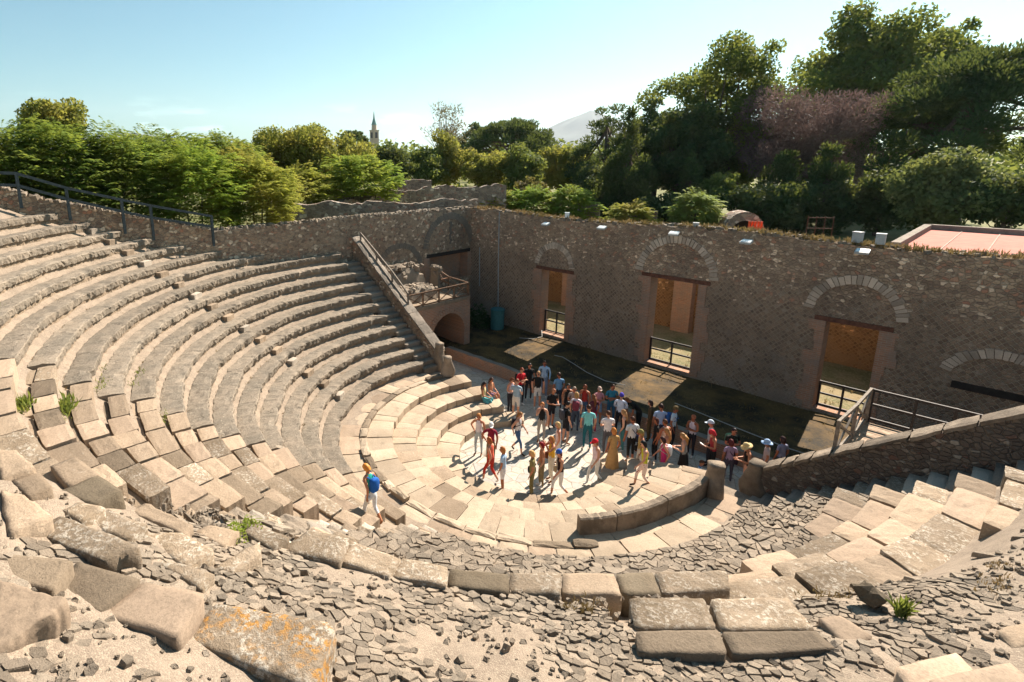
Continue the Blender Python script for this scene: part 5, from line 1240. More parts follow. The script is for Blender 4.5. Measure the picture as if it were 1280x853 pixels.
# ================================================================== PEOPLE
PEOPLE=[((-3.805, 1.749, 0.55), 1.62, 20, 'sit', {'bl': 'capri', 'bot': '#5fa9ad', 'hair': '#2a1a12', 'hs': 'long', 'skirt': '#66b4b4', 'sl': 'none', 'top': '#e8dfa8'}, 'seated woman in pale yellow top and teal skirt with long dark hair'),
 ((-3.925, 2.366, 0.55), 1.6, 5, 'sit', {'bl': 'short', 'bot': '#8a6a86', 'hair': '#4a2c1a', 'hs': 'long', 'sl': 'none', 'top': '#d9a07a'}, 'seated woman in peach top with tied brown hair beside the woman in teal skirt'),
 ((-3.084, 3.441, 0.0), 1.8, -10, 'crossed', {'bag': '#1c1c20', 'bl': 'long', 'bot': '#2c2a30', 'hair': '#8a4020', 'hs': 'short', 'sl': 'short', 'top': '#c8202c'}, 'man in bright red shirt with folded arms at the back left of the crowd'),
 ((-3.153, 4.117, 0.0), 1.82, -30, 'stand', {'bl': 'long', 'bot': '#26262c', 'hair': '#2a1a12', 'hs': 'short', 'sl': 'short', 'top': '#17181c'}, 'man in black shirt and dark trousers right behind the man in red'),
 ((-2.379, 3.736, 0.0), 1.78, -45, 'stand', {'bl': 'short', 'bot': '#d9d4cc', 'hair': '#b08a60', 'hs': 'short', 'sl': 'short', 'top': '#15161a'}, 'man in black t-shirt and white shorts facing the camera'),
 ((-2.892, 4.924, 0.0), 1.8, -60, 'stand', {'bag': '#3f6c98', 'bl': 'long', 'bot': '#7d8ea6', 'hair': '#4a3524', 'hs': 'short', 'sl': 'long', 'top': '#b4cfe6'}, 'man in pale blue shirt standing behind the man in white shorts'),
 ((-2.39, 2.226, 0.0), 1.78, 110, 'read', {'bl': 'short', 'bot': '#e2d8cc', 'hair': '#7a3c1e', 'hs': 'short', 'sl': 'short', 'top': '#9fb4c2'}, 'man in grey blue t-shirt and cream shorts seen from behind'),
 ((-2.938, 2.525, 0.0), 1.66, -10, 'read', {'bl': 'long', 'bot': '#2c2c34', 'hair': '#6b3a20', 'hs': 'bob', 'sl': 'none', 'top': '#c7b4c0'}, 'woman in lilac vest hidden behind the man in cream shorts'),
 ((-0.608, 0.082, 0.0), 1.68, 10, 'walk', {'bag': '#23252e', 'bl': 'capri', 'bot': '#4a688e', 'hair': '#9a6a3a', 'hs': 'long', 'sl': 'none', 'top': '#e9e4e0'}, 'young woman in white vest and denim capris walking with a dark bag on her back'),
 ((-1.466, -1.134, 0.0), 1.7, -70, 'hip', {'bl': 'long', 'bot': '#a9b6bc', 'hair': '#b8763a', 'hs': 'bob', 'shoul': '#a8483a', 'sl': 'none', 'top': '#e6e0e2'}, 'ginger woman in white vest and pale jeans nearest the steps on the left'),
 ((-0.653, -1.386, 0.0), 1.72, -60, 'hip', {'bl': 'long', 'bot': '#6f6a48', 'hair': '#5a2a1a', 'hat': '#efe9e4', 'hs': 'short', 'ht': 'cap', 'sl': 'short', 'top': '#8a1236'}, 'person in maroon t-shirt, olive trousers and white cap'),
 ((0.016, -2.156, 0.0), 1.66, 190, 'walk', {'bl': 'capri', 'bot': '#b02e20', 'hair': '#a4562a', 'hs': 'bob', 'sl': 'none', 'top': '#d9644a'}, 'woman in red capri trousers and coral vest stepping left'),
 ((0.685, -2.318, 0.0), 1.66, 200, 'stand', {'bl': 'short', 'bot': '#e3e2ea', 'hair': '#b0703a', 'hs': 'bob', 'sl': 'short', 'top': '#aecbe8'}, 'woman in light blue t-shirt and white shorts behind the one in red trousers'),
 ((1.49, -1.818, 0.0), 1.68, 215, 'stand', {'bag': '#15120f', 'bl': 'long', 'bot': '#7d7248', 'bt': 'shoulder', 'hair': '#d8a868', 'hs': 'bob', 'sl': 'short', 'top': '#8c8050'}, 'blonde woman all in khaki with a black shoulder bag'),
 ((1.347, -1.095, 0.0), 1.66, 225, 'stand', {'bl': 'long', 'bot': '#8a7a5a', 'hair': '#8a1e22', 'hs': 'bob', 'sl': 'short', 'top': '#b07858'}, 'woman with dark red hair half hidden behind the khaki woman'),
 ((1.368, -0.573, 0.0), 1.7, 240, 'photo', {'bag': '#6a3a22', 'bl': 'long', 'bot': '#ded6c4', 'bt': 'shoulder', 'hair': '#b87c40', 'hs': 'bob', 'sl': 'none', 'top': '#e8b83a'}, 'woman in yellow vest and cream trousers raising a camera'),
 ((0.924, 0.454, 0.0), 1.7, 220, 'stand', {'bl': 'long', 'bot': '#e4dcd2', 'hair': '#d2b078', 'hs': 'bob', 'sl': 'none', 'top': '#e6d0cc'}, 'blonde woman dressed in white behind the one with the camera'),
 ((2.079, -1.093, 0.0),
  1.7,
  235,
  'walk',
  {'bag': '#b7a284', 'bl': 'capri', 'bot': '#ece8e8', 'bt': 'shoulder', 'hair': '#6a3a24', 'hat': '#2f62b8', 'hs': 'bob', 'ht': 'bandana', 'sl': 'none', 'top': '#2e1c1e'},
  'woman in white capris and dark top with a blue bandana on her head'),
 ((-0.472, 1.408, 0.0), 1.7, -60, 'phone', {'bl': 'long', 'bot': '#a79f96', 'hair': '#b9753c', 'hs': 'bob', 'sl': 'none', 'top': '#18161a'}, 'woman in black vest and grey trousers with a hand at her face'),
 ((0.229, 2.002, 0.0), 1.76, 60, 'stand', {'bag': '#4a4a50', 'bl': 'short', 'bot': '#1e1e24', 'hair': '#241812', 'hs': 'short', 'sl': 'short', 'top': '#17171b'}, 'man in black with a dark grey backpack seen from behind'),
 ((-0.918, 2.683, 0.0), 1.78, -20, 'read', {'bl': 'short', 'bot': '#24242a', 'hair': '#c8a884', 'hat': '#c9a58c', 'hs': 'short', 'ht': 'none', 'sl': 'short', 'top': '#1d1b20'}, 'balding man in dark shirt and dark shorts looking at a paper'),
 ((-1.667, 4.288, 0.0), 1.74, 150, 'stand', {'bl': 'long', 'bot': '#2f3440', 'hair': '#3a2418', 'hs': 'short', 'sl': 'short', 'top': '#6f9cc0'}, 'man in sky blue shirt in the back row'),
 ((-0.064, 3.122, 0.0), 1.7, 120, 'stand', {'bag': '#7e3444', 'bl': 'long', 'bot': '#3f4a5c', 'hair': '#b48a54', 'hs': 'bob', 'sl': 'short', 'top': '#e8dfe4'}, 'blonde woman in white with a wine red backpack seen from behind'),
 ((-0.842, 3.725, 0.0), 1.68, -50, 'stand', {'bl': 'long', 'bot': '#1e1e24', 'hair': '#1d1210', 'hs': 'bob', 'sl': 'none', 'top': '#131316'}, 'dark haired woman in black in the back row'),
 ((-0.48, 3.589, 0.0), 1.7, -40, 'crossed', {'bl': 'long', 'bot': '#3a3a40', 'hair': '#9a8a7a', 'hs': 'short', 'sl': 'short', 'top': '#8f8078'}, 'grey haired man in taupe shirt between the women in black and red'),
 ((-0.285, 4.126, 0.0), 1.7, -80, 'phone', {'bl': 'long', 'bot': '#39597a', 'hair': '#6a3520', 'hs': 'bob', 'sl': 'none', 'top': '#a03028'}, 'woman in red vest and blue jeans with a hand to her mouth'),
 ((1.024, 2.253, 0.0), 1.8, 130, 'stand', {'bl': 'long', 'bot': '#1f6470', 'hair': '#3a2418', 'hs': 'short', 'sl': 'short', 'top': '#7ed0d2'}, 'man in turquoise shirt and teal trousers with his back turned'),
 ((0.487, 3.535, 0.0), 1.66, 150, 'stand', {'bl': 'long', 'bot': '#b8204e', 'hair': '#7a4a2a', 'hs': 'long', 'sl': 'short', 'top': '#5c2a34'}, 'woman in crimson skirt behind the turquoise shirt'),
 ((0.213, 4.359, 0.0), 1.68, -40, 'crossed', {'bl': 'short', 'bot': '#7fa0c0', 'hair': '#b58a70', 'hat': '#b9a294', 'hs': 'short', 'ht': 'cap', 'sl': 'short', 'top': '#c88c92'}, 'woman in pink t-shirt and denim shorts with folded arms'),
 ((0.57, 4.755, 0.0), 1.8, -40, 'crossed', {'bl': 'long', 'bot': '#2c5f82', 'hair': '#4a2c1a', 'hs': 'short', 'sl': 'short', 'top': '#2f7c94'}, 'man in blue green shirt and jeans with folded arms'),
 ((1.233, 4.266, 0.0), 1.74, 110, 'crossed', {'bl': 'long', 'bot': '#1c1c26', 'hair': '#2a1a12', 'hat': '#4a3fb0', 'hs': 'short', 'ht': 'cap', 'sl': 'long', 'top': '#cdd6ea'}, 'man in white shirt with a violet blue cap'),
 ((1.728, 2.427, 0.0), 1.76, 140, 'crossed', {'bl': 'long', 'bot': '#5a5a60', 'hair': '#4a2e1c', 'hs': 'short', 'sl': 'short', 'top': '#e9e6ea'}, 'man in plain white t-shirt with his back to the camera'),
 ((2.51, 1.445, 0.0), 1.72, 150, 'stand', {'bl': 'long', 'bot': '#b08a56', 'hair': '#c8803c', 'hs': 'bob', 'long': 1, 'skirt': '#bd9560', 'sl': 'short', 'top': '#c09a62'}, 'ginger woman in a long tan dress seen from behind'),
 ((2.483, 0.387, 0.0), 1.7, 245, 'walk', {'bl': 'long', 'bot': '#efe6de', 'hair': '#8a5a3a', 'hat': '#d8202c', 'hs': 'bob', 'ht': 'cap', 'sl': 'none', 'top': '#e6d4dc'}, 'woman in white with a bright red cap'),
 ((2.577, 2.622, 0.0), 1.78, 150, 'stand', {'bag': '#2c3048', 'bl': 'capri', 'bot': '#17171c', 'bt': 'shoulder', 'hair': '#4a2c1a', 'hs': 'short', 'sl': 'short', 'top': '#dfe6ee'}, 'man in white t-shirt and long black shorts with a dark strap bag'),
 ((1.981, 3.143, 0.0), 1.68, 200, 'stand', {'bl': 'long', 'bot': '#3f7a80', 'hair': '#a27a50', 'hs': 'long', 'sl': 'none', 'top': '#1a1a1e'}, 'blonde woman in black top and teal jeans beside the man in black shorts'),
 ((1.652, 5.03, 0.0), 1.8, 235, 'bend', {'bl': 'long', 'bot': '#1b1b20', 'hair': '#7a5030', 'hs': 'short', 'sl': 'short', 'top': '#131316'}, 'man in black leaning forward in front of the sunlit grass patch'),
 ((2.304, 4.591, 0.0), 1.72, 200, 'stand', {'bl': 'long', 'bot': '#6a5636', 'hair': '#3a2418', 'hs': 'bob', 'sl': 'long', 'top': '#5a4630'}, 'woman in brown beside the man leaning forward'),
 ((2.782, 4.391, 0.0), 1.78, 130, 'stand', {'bl': 'long', 'bot': '#2a3350', 'hair': '#3a2418', 'hs': 'short', 'sl': 'short', 'top': '#a9bede'}, 'man in pale blue polo shirt near the right of the crowd'),
 ((3.163, 4.637, 0.0), 1.76, 10, 'stand', {'bag': '#2d5da0', 'bl': 'long', 'bot': '#23232a', 'hair': '#3a2a1c', 'hat': '#6b5a3a', 'hs': 'short', 'ht': 'cap', 'sl': 'short', 'top': '#cfe0ec'}, 'man in white t-shirt with blue backpack and olive cap'),
 ((3.111, 3.382, 0.0), 1.68, 215, 'stand', {'bl': 'long', 'bot': '#1c1c22', 'hair': '#4a2416', 'hs': 'bob', 'sl': 'short', 'top': '#141418'}, 'woman in black t-shirt behind the man in the white vest'),
 ((3.456, 3.28, 0.0), 1.78, 160, 'stand', {'bag': '#15151a', 'bl': 'long', 'bot': '#8a8478', 'bt': 'shoulder', 'hair': '#5a3a24', 'hs': 'short', 'sl': 'none', 'top': '#dcd2cc'}, 'man in white vest with a black strap across his back'),
 ((3.15, 2.16, 0.0),
  1.66,
  225,
  'stand',
  {'bag': '#17140f', 'bl': 'capri', 'bot': '#e0d6c6', 'bt': 'shoulder', 'hair': '#a8834c', 'hat': '#86804e', 'hs': 'bob', 'ht': 'bandana', 'sl': 'none', 'top': '#b5985c'},
  'woman in mustard vest and olive headscarf'),
 ((4.06, 0.544, 0.55), 1.66, 215, 'walk', {'bl': 'capri', 'bot': '#e3c4b4', 'hair': '#1b1312', 'hs': 'bob', 'sl': 'none', 'top': '#d2d23a'}, 'dark haired woman in lime yellow vest and patterned pale trousers striding left'),
 ((3.705, 2.932, 0.0), 1.66, 190, 'stand', {'bl': 'long', 'bot': '#c8b8a8', 'hair': '#a87c4c', 'hs': 'long', 'sl': 'none', 'top': '#c79a62'}, 'long haired blonde woman in tan behind the girl in pink'),
 ((3.877, 2.377, 0.0), 1.6, 215, 'walk', {'bag': '#ece6f0', 'bl': 'short', 'bot': '#d23a78', 'hair': '#3a1a16', 'hs': 'bob', 'sl': 'none', 'top': '#d83a7c'}, 'girl in bright pink with a white bag'),
 ((4.295, 2.99, 0.0), 1.68, 200, 'read', {'bl': 'short', 'bot': '#15151a', 'hair': '#a37a48', 'hs': 'long', 'skirt': '#15151a', 'sl': 'none', 'top': '#8f8d8a'}, 'long haired blonde woman in grey vest and short black skirt'),
 ((3.873, 4.649, 0.0), 1.68, -100, 'crossed', {'bl': 'long', 'bot': '#2c2c34', 'hair': '#9a5a3a', 'hs': 'short', 'sl': 'none', 'top': '#e6dbe2'}, 'woman in white vest alone at the stage edge'),
 ((4.744, 3.273, 0.0), 1.5, 20, 'sit', {'bl': 'long', 'bot': '#2a6a80', 'hair': '#4a3020', 'hs': 'short', 'sl': 'short', 'top': '#8fc0dc'}, 'person in blue striped shirt sitting low beside the carved block'),
 ((4.88, 3.941, 0.0), 1.7, 220, 'read', {'bl': 'long', 'bot': '#1d1a20', 'hair': '#c03038', 'hat': '#cf3038', 'hs': 'bob', 'ht': 'bandana', 'sl': 'none', 'top': '#b03a40'}, 'woman in red top and red headscarf holding a white leaflet'),
 ((4.553, 4.505, 0.0), 1.74, 200, 'stand', {'bl': 'long', 'bot': '#3a3a42', 'hair': '#5a3a2a', 'hat': '#cfdcf2', 'hs': 'short', 'ht': 'cap', 'sl': 'short', 'top': '#d9d4d2'}, 'man in white cap behind the woman with the red headscarf'),
 ((5.251, 4.507, 0.0), 1.74, -40, 'crossed', {'bag': '#5f8a6a', 'bl': 'long', 'bot': '#22241f', 'hair': '#2a1812', 'hs': 'short', 'sl': 'short', 'top': '#1c241e'}, 'man in black t-shirt with a green backpack'),
 ((5.44, 3.836, 0.0), 1.6, 130, 'stand', {'bag': '#2a2030', 'bl': 'long', 'bot': '#4a4654', 'bt': 'shoulder', 'hair': '#5a1420', 'hs': 'bob', 'sl': 'short', 'top': '#a08aa4'}, 'dark red haired woman in mauve t-shirt with her back turned'),
 ((6.149, 3.252, 0.3), 1.68, 215, 'read', {'bl': 'long', 'bot': '#d39a80', 'hair': '#a05a30', 'hat': '#d9c08a', 'hs': 'bob', 'ht': 'sun', 'sl': 'none', 'top': '#141316'}, 'woman in straw hat, black top and salmon trousers'),
 ((6.422, 4.097, 0.3), 1.6, 200, 'stand', {'bl': 'long', 'bot': '#55555c', 'hair': '#8a6a50', 'hat': '#a9c6ee', 'hs': 'short', 'ht': 'sun', 'sl': 'short', 'top': '#c9b6b0'}, 'person in pale blue bucket hat behind the carved pillar'),
 ((6.695, 4.68, 0.3), 1.6, 150, 'stand', {'bl': 'long', 'bot': '#44444c', 'hair': '#3a2018', 'hs': 'bob', 'sl': 'short', 'top': '#8b8ea6'}, 'dark haired person in grey t-shirt behind the retaining wall'),
 ((1.603, -8.39, 2.3),
  1.55,
  185,
  'look',
  {'bag': '#1860b4', 'bl': 'capri', 'bot': '#dfe3ee', 'hair': '#d98a3c', 'hs': 'bob', 'paper': 1, 'sl': 'none', 'top': '#2fb0a0'},
  'blonde woman in turquoise vest with a blue backpack climbing the worn stairs')]
MATC = {}
def cloth(hx, kind='cloth'):
    if (hx, kind) in MATC: return MATC[hx, kind]
    c = hexc(hx); c = tuple(min(.74, max(.012, v * .92)) for v in c); n = NB(kind + '_' + hx.strip('#'))
    f = n.noise(9, 4, .6); g = n.noise(45, 3, .6)
    col = n.mix(n.rng(f, .35, .65), tuple(v * .86 for v in c), tuple(min(.8, v * 1.08) for v in c))
    m = n.fin(col, n.bump(n.math('ADD', f, n.math('MULTIPLY', g, .3)), .5 if kind == 'cloth' else .15, .02), .85 if kind == 'cloth' else .5); MATC[hx, kind] = m; return m
def pattern_cloth(name, c1, c2, kind):
    n = NB(name)
    if kind == 'stripe':
        o = n.sepz(); s_ = n.math('SINE', n.math('MULTIPLY', o[2], 75.)); f = n.rng(s_, -.1, .1)
    else: f = n.rng(n.vor(14), .28, .22)
    m = n.fin(n.mix(f, hexc(c1), hexc(c2)), None, .85); return m
STRIPE = pattern_cloth('striped_cloth', '#2f7fb0', '#dfe6ec', 'stripe'); FLOWER = pattern_cloth('flowered_cloth', '#e6d0c2', '#a04040', 'dot')
SKIN = [cloth('#c98f72', 'skin'), cloth('#b87c5c', 'skin'), cloth('#d6a184', 'skin'), cloth('#a86a4c', 'skin')]
def skeleton(pose, sex, r_):
    """joint table in metres for a figure 1.70 m tall, facing +y, feet at z = 0"""
    J = {}; E_ = []
    def j(n, x, y, z, rx, ry=None): J[n] = (Vector((x, y, z)), rx, ry or rx)
    hipw = .088; sh = .165 if sex else .19
    tx = 0; bend = {'bend': 50, 'look': 14, 'read': 5, 'walk': 4}.get(pose, 0); B = rad(bend)
    def up(y, z, x=0):   # rotate the upper body about the hips
        dz = z - .93; return Vector((x, y * math.cos(B) + dz * math.sin(B), .93 + dz * math.cos(B) - y * math.sin(B)))
    j('pelvis', 0, 0, .93, .135 if sex else .13, .10)
    for n, y, z, rx, ry in (('waist', .0, 1.08, .120 if sex else .138, .096), ('chest', .015, 1.27, .142 if sex else .168, .11), ('collar', .0, 1.40, .09, .07), ('neck', .0, 1.47, .05, .05), ('skull', .02, 1.53, .052, .055)):
        J[n] = (up(y, z), rx, ry)
    E_ += [('pelvis', 'waist'), ('waist', 'chest'), ('chest', 'collar'), ('collar', 'neck'), ('neck', 'skull')]
    leg = {'L': (-1, 0, 0, 0), 'R': (1, 0, 0, 0)}
    for s_, sg in (('L', -1), ('R', 1)):
        kx = hipw * sg; wk = 0
        if pose in ('walk', 'look'): wk = sg * (1 if r_ > .5 else -1)
        if pose == 'sit': pts = [(kx, .05, .10), (kx * 1.3, .40, .12), (kx * 1.2, .50 + .05 * sg, -.28), (kx * 1.2, .62 + .05 * sg, -.34)]
        elif wk > 0: pts = [(kx, .0, .86), (kx * 1.05, .20, .50), (kx, .24, .085), (kx * 1.05, .40, .03)]
        elif wk < 0: pts = [(kx, .0, .86), (kx * 1.05, .02, .49), (kx, -.27, .14), (kx * 1.05, -.16, .035)]
        else:
            o = .03 * sg * (1 if r_ > .5 else -.5); pts = [(kx, 0, .86), (kx * 1.12 + .01 * sg, .02 + o, .49), (kx * 1.2, -.015 + o, .085), (kx * 1.45, .13 + o, .03)]
        for n, p, rx in zip(('hip', 'knee', 'ankle', 'toe'), pts, ((.088 if sex else .085), .055, .036, .032)): j(n + s_, *p, rx)
        E_ += [('pelvis', 'hip' + s_), ('hip' + s_, 'knee' + s_), ('knee' + s_, 'ankle' + s_), ('ankle' + s_, 'toe' + s_)]
        a = pose; e = (sh + .06, -.02, 1.13); w_ = (sh + .04, .08, .90)
        if a == 'crossed': e = (sh + .05, .04, 1.14); w_ = (-.04, .19, 1.18 + .03 * sg)
        elif a == 'hip' and sg > 0: e = (sh + .19, -.10, 1.16); w_ = (.17, .02, 1.0)
        elif a == 'phone' and sg > 0: e = (sh + .03, .17, 1.18); w_ = (.07, .16, 1.42)
        elif a == 'photo': e = (sh + .06, .20, 1.27); w_ = (.07, .29, 1.50)
        elif a == 'read': e = (sh + .05, .03, 1.12); w_ = (.09, .28, 1.16)
        elif a == 'walk' or a == 'look': e = (sh + .05, -.04 - .10 * wk, 1.13); w_ = (sh + .05, .10 - .16 * wk, .93)
        elif a == 'sit': e = (sh + .05, .06, 1.13); w_ = (.12, .28, 1.06)
        elif a == 'bend': e = (sh + .03, .26, 1.22); w_ = (sh - .04, .42, 1.10)
        J['sho' + s_] = (up(0, 1.395, sh * sg), .055, .055); J['elb' + s_] = (up(e[1], e[2], e[0] * sg), .042, .042); J['wri' + s_] = (up(w_[1], w_[2], w_[0] * sg), .028, .028)
        E_ += [('collar', 'sho' + s_), ('sho' + s_, 'elb' + s_), ('elb' + s_, 'wri' + s_)]
    if pose == 'sit':
        for n in list(J):
            if n[:-1] not in ('hip', 'knee', 'ankle', 'toe'): p, a, b = J[n]; J[n] = (p + Vector((0, 0, -.82)), a, b)
    return J, E_
def add_hand(vs, fs, wri, elb, side, r_):
    """palm with four fingers and a thumb, slightly curled"""
    d = (wri - elb).normalized(); u = d.cross(Vector((0, 0, 1)));
    if u.length < .1: u = Vector((0, 1, 0)) - d * d.y
    u.normalize(); n = u.cross(d)
    def tube(pts, rs, flat=1.):
        o = len(vs); k = 5
        for p, rr_ in zip(pts, rs):
            for i in range(k): a = 2 * math.pi * i / k; vs.append(p + u * math.cos(a) * rr_ + n * math.sin(a) * rr_ * flat)
        for q in range(len(pts) - 1):
            for i in range(k): fs.append((o + q * k + i, o + q * k + (i + 1) % k, o + (q + 1) * k + (i + 1) % k, o + (q + 1) * k + i))
        fs.append(tuple(o + (len(pts) - 1) * k + i for i in range(k)))
    tube([wri - d * .02, wri + d * .03, wri + d * .085], [.026, .038, .036], .45)
    for i, L_ in enumerate((.062, .076, .07, .055)):
        b = wri + d * .08 + u * (.027 - .018 * i); c = n * -.02
        tube([b, b + d * L_ * .5 + c * .4, b + d * L_ * .9 + c * 1.4], [.0095, .009, .006])
    b = wri + d * .03 + u * .034 * side; tube([b, b + d * .03 + u * .022 * side, b + d * .062 + u * .024 * side], [.012, .011, .007])
def head_mesh(vs, fs, ms, c, Rh, sc):
    NU, NV = 14, 11; o = len(vs)
    for j in range(NV + 1):
        ph = math.pi * j / NV
        for i in range(NU):
            th = 2 * math.pi * i / NU; x, y, z = math.sin(ph) * math.sin(th), math.sin(ph) * math.cos(th), math.cos(ph)
            px_, py_, pz_ = x * .074, y * .092, z * .118
            if z < -.2: px_ *= 1 + .35 * (z + .2); py_ *= 1 + .12 * (z + .2)
            if y > .6 and abs(x) < .32:
                if -.28 < z < .12: py_ += .020 * (1 - abs(x) / .32) * (1 - abs(z + .14) / .30 if abs(z + .14) < .3 else 0)
            if abs(x) > .85 and -.3 < z < .25 and abs(y) < .35: px_ *= 1.16
            vs.append(c + Rh @ Vector((px_, py_, pz_)) * sc)
    for j in range(NV):
        for i in range(NU):
            fs.append((o + j * NU + i, o + (j + 1) * NU + i, o + (j + 1) * NU + (i + 1) % NU, o + j * NU + (i + 1) % NU))
            th = 2 * math.pi * (i + .5) / NU; ph = math.pi * (j + .5) / NV; x, y, z = math.sin(ph) * math.sin(th), math.sin(ph) * math.cos(th), math.cos(ph)
            ms.append(7 if (y > .75 and .15 < abs(x) < .55 and 0 < z < .25) else (8 if (y > .75 and abs(x) < .3 and -.62 < z < -.38) else 0))
RP = random.Random(99); JOBS = []
for pi, (loc, H_, theta, pose, sp, label) in enumerate(PEOPLE):
    sex = 0 if label.split(' ')[0] in ('man', 'balding') or ' man ' in ' ' + label[:24] else 1
    J, E_ = skeleton(pose, sex, RP.random()); s_ = H_ / 1.70
    me = bpy.data.meshes.new('person_tmp'); names = list(J); ix = {n: i for i, n in enumerate(names)}
    me.from_pydata([tuple(J[n][0]) for n in names], [(ix[a], ix[b]) for a, b in E_], [])
    o = bpy.data.objects.new('person_tmp', me); COL.objects.link(o)
    mo = o.modifiers.new('skin', 'SKIN'); mo.use_smooth_shade = True
    if not me.skin_vertices: pass
    for n, sv in zip(names, me.skin_vertices[0].data): sv.radius = (J[n][1], J[n][2]); sv.use_root = (n == 'pelvis')
    sb = o.modifiers.new('sub', 'SUBSURF'); sb.levels = 1; sb.render_levels = 1
    JOBS.append((o, J, E_, loc, s_, theta, pose, sp, label, sex))
dg = bpy.context.evaluated_depsgraph_get()
def seg_d(p, a, b):
    ab = b - a; t_ = max(0, min(1, (p - a).dot(ab) / max(1e-9, ab.dot(ab)))); return (p - a - ab * t_).length, t_
OUT = []
for (o, J, E_, loc, s_, theta, pose, sp, label, sex) in JOBS:
    ev = o.evaluated_get(dg); m2 = bpy.data.meshes.new_from_object(ev)
    vs = [v.co.copy() for v in m2.vertices]; fs = [tuple(p.vertices) for p in m2.polygons]; ms = []
    for f in fs:
        c = sum((vs[i] for i in f), Vector()) / len(f); best = None
        for (a, b) in E_:
            d, t_ = seg_d(c, J[a][0], J[b][0]); d -= (J[a][1] * (1 - t_) + J[b][1] * t_) * .8
            if best is None or d < best[0]: best = (d, a, b, t_)
        _, a, b, t_ = best; k = 0
        if b.startswith('toe') or (b.startswith('ankle') and t_ > .93): k = 6
        elif b.startswith('ankle'): k = 3 if sp['bl'] == 'long' or (sp['bl'] == 'capri' and t_ < .45) else 0
        elif b.startswith('knee'): k = 3 if sp['bl'] != 'short' or t_ < .72 else 0
        elif b.startswith('hip') or (a == 'pelvis' and b == 'waist' and t_ < .45): k = 3
        elif b in ('waist', 'chest'): k = 1
        elif b == 'collar': k = 1 if sp['sl'] != 'none' or t_ < .45 else 0
        elif b.startswith('sho'): k = 1 if sp['sl'] != 'none' or t_ < .35 else 0
        elif b.startswith('elb'): k = 2 if sp['sl'] == 'long' or (sp['sl'] == 'short' and t_ < .55) else 0
        elif b.startswith('wri'): k = 2 if sp['sl'] == 'long' else 0
        ms.append(k)
    n0 = len(fs); add_hand(vs, fs, J['wriL'][0], J['elbL'][0], 1, RP); add_hand(vs, fs, J['wriR'][0], J['elbR'][0], -1, RP); ms += [0] * (len(fs) - n0)
    sk = J['skull'][0]; dirn = (J['skull'][0] - J['collar'][0]).normalized()
    tilt = {'look': -38, 'read': -26, 'walk': -8, 'bend': -30, 'sit': -10}.get(pose, RP.uniform(-6, 6)); yaw = RP.uniform(-18, 18)
    Rh = Matrix.Rotation(rad(yaw), 3, 'Z') @ Matrix.Rotation(rad(tilt), 3, 'X'); hc = sk + dirn * .055 + Vector((0, .015, .02))
    head_mesh(vs, fs, ms, hc, Rh, 1.)
    Rz = Matrix.Rotation(rad(theta - 90), 4, 'Z'); Tm = Matrix.Translation(Vector(loc)) @ Rz @ Matrix.Scale(s_, 4)
    zo = 0.0 if pose != 'sit' else .0
    mb = MB(); mb.v = [tuple(Tm @ v) for v in vs]; mb.f = fs; mb.m = ms
    top = STRIPE if 'striped' in label else cloth(sp['top']); bot = FLOWER if 'patterned' in label else cloth(sp['bot']); skn = RP.choice(SKIN)
    shoe = cloth(RP.choice(['#3a2a20', '#d8d4ce', '#1d1b1b', '#8a5a3a', '#b8b0a8']))
    body = mb.build('person', [skn, top, top, bot, bot, bot, shoe, cloth('#2a1a14', 'skin'), cloth('#9a4a40', 'skin')], None, True, loc)
    tag(body, label, 'person', 'visitors in the theatre'); body.name = 'person'
    def child(name, mb_, mat, top_=False, lab=None, cat=None):
        mb_.v = [tuple(Tm @ Vector(v)) for v in mb_.v]
        if top_:
            q = mb_.build(name, mat, None, True, Tm @ Vector((0, 0, 1))); tag(q, lab, cat); return q
        q = mb_.build(name, mat, None, True, loc); q.parent = body; q.matrix_parent_inverse = Matrix.Translation(-Vector(loc)); return q
    # hair
    hb = MB(); NU, NV = 14, 9; bald = sp.get('ht') == 'none'
    low = {'short': -.05, 'bob': -.75, 'long': -.6}[sp['hs']]
    for jx in range(NV + 1):
        for i in range(NU):
            th = 2 * math.pi * i / NU; fr = math.cos(th)
            zl = .52 if fr > .55 else (.52 - (.52 - low) * min(1, (.55 - fr) / .5)); ph_ = math.acos(max(-1, min(1, 1 - (1 - zl) * jx / NV)))
            w_ = 1.10 + (.10 if sp['hs'] != 'short' and jx > NV * .5 else 0) + .05 * mnoise.noise(Vector((i * 1.3, jx * 1.1, theta)))
            x, y, z = math.sin(ph_) * math.sin(th) * .074 * w_, math.sin(ph_) * math.cos(th) * .094 * w_, math.cos(ph_) * .122 * (1.07)
            if z < -.02 and sp['hs'] == 'bob': x, y = math.sin(th) * .088, math.cos(th) * .10 - .01
            hb.v.append(hc + Rh @ Vector((x, y, z)))
    for jx in range(NV):
        for i in range(NU): hb.f.append((jx * NU + i, (jx + 1) * NU + i, (jx + 1) * NU + (i + 1) % NU, jx * NU + (i + 1) % NU)); hb.m.append(0)
    if sp['hs'] == 'long':
        hb.tube([hc + Rh @ Vector((0, -.06, .02)), hc + Rh @ Vector((0, -.10, -.12)), hc + Vector((0, -.135, -.26)), hc + Vector((0, -.13, -.38))], [.06, .062, .05, .015], 8)
    if not bald: child('hair', hb, cloth(sp['hair'], 'hair'))
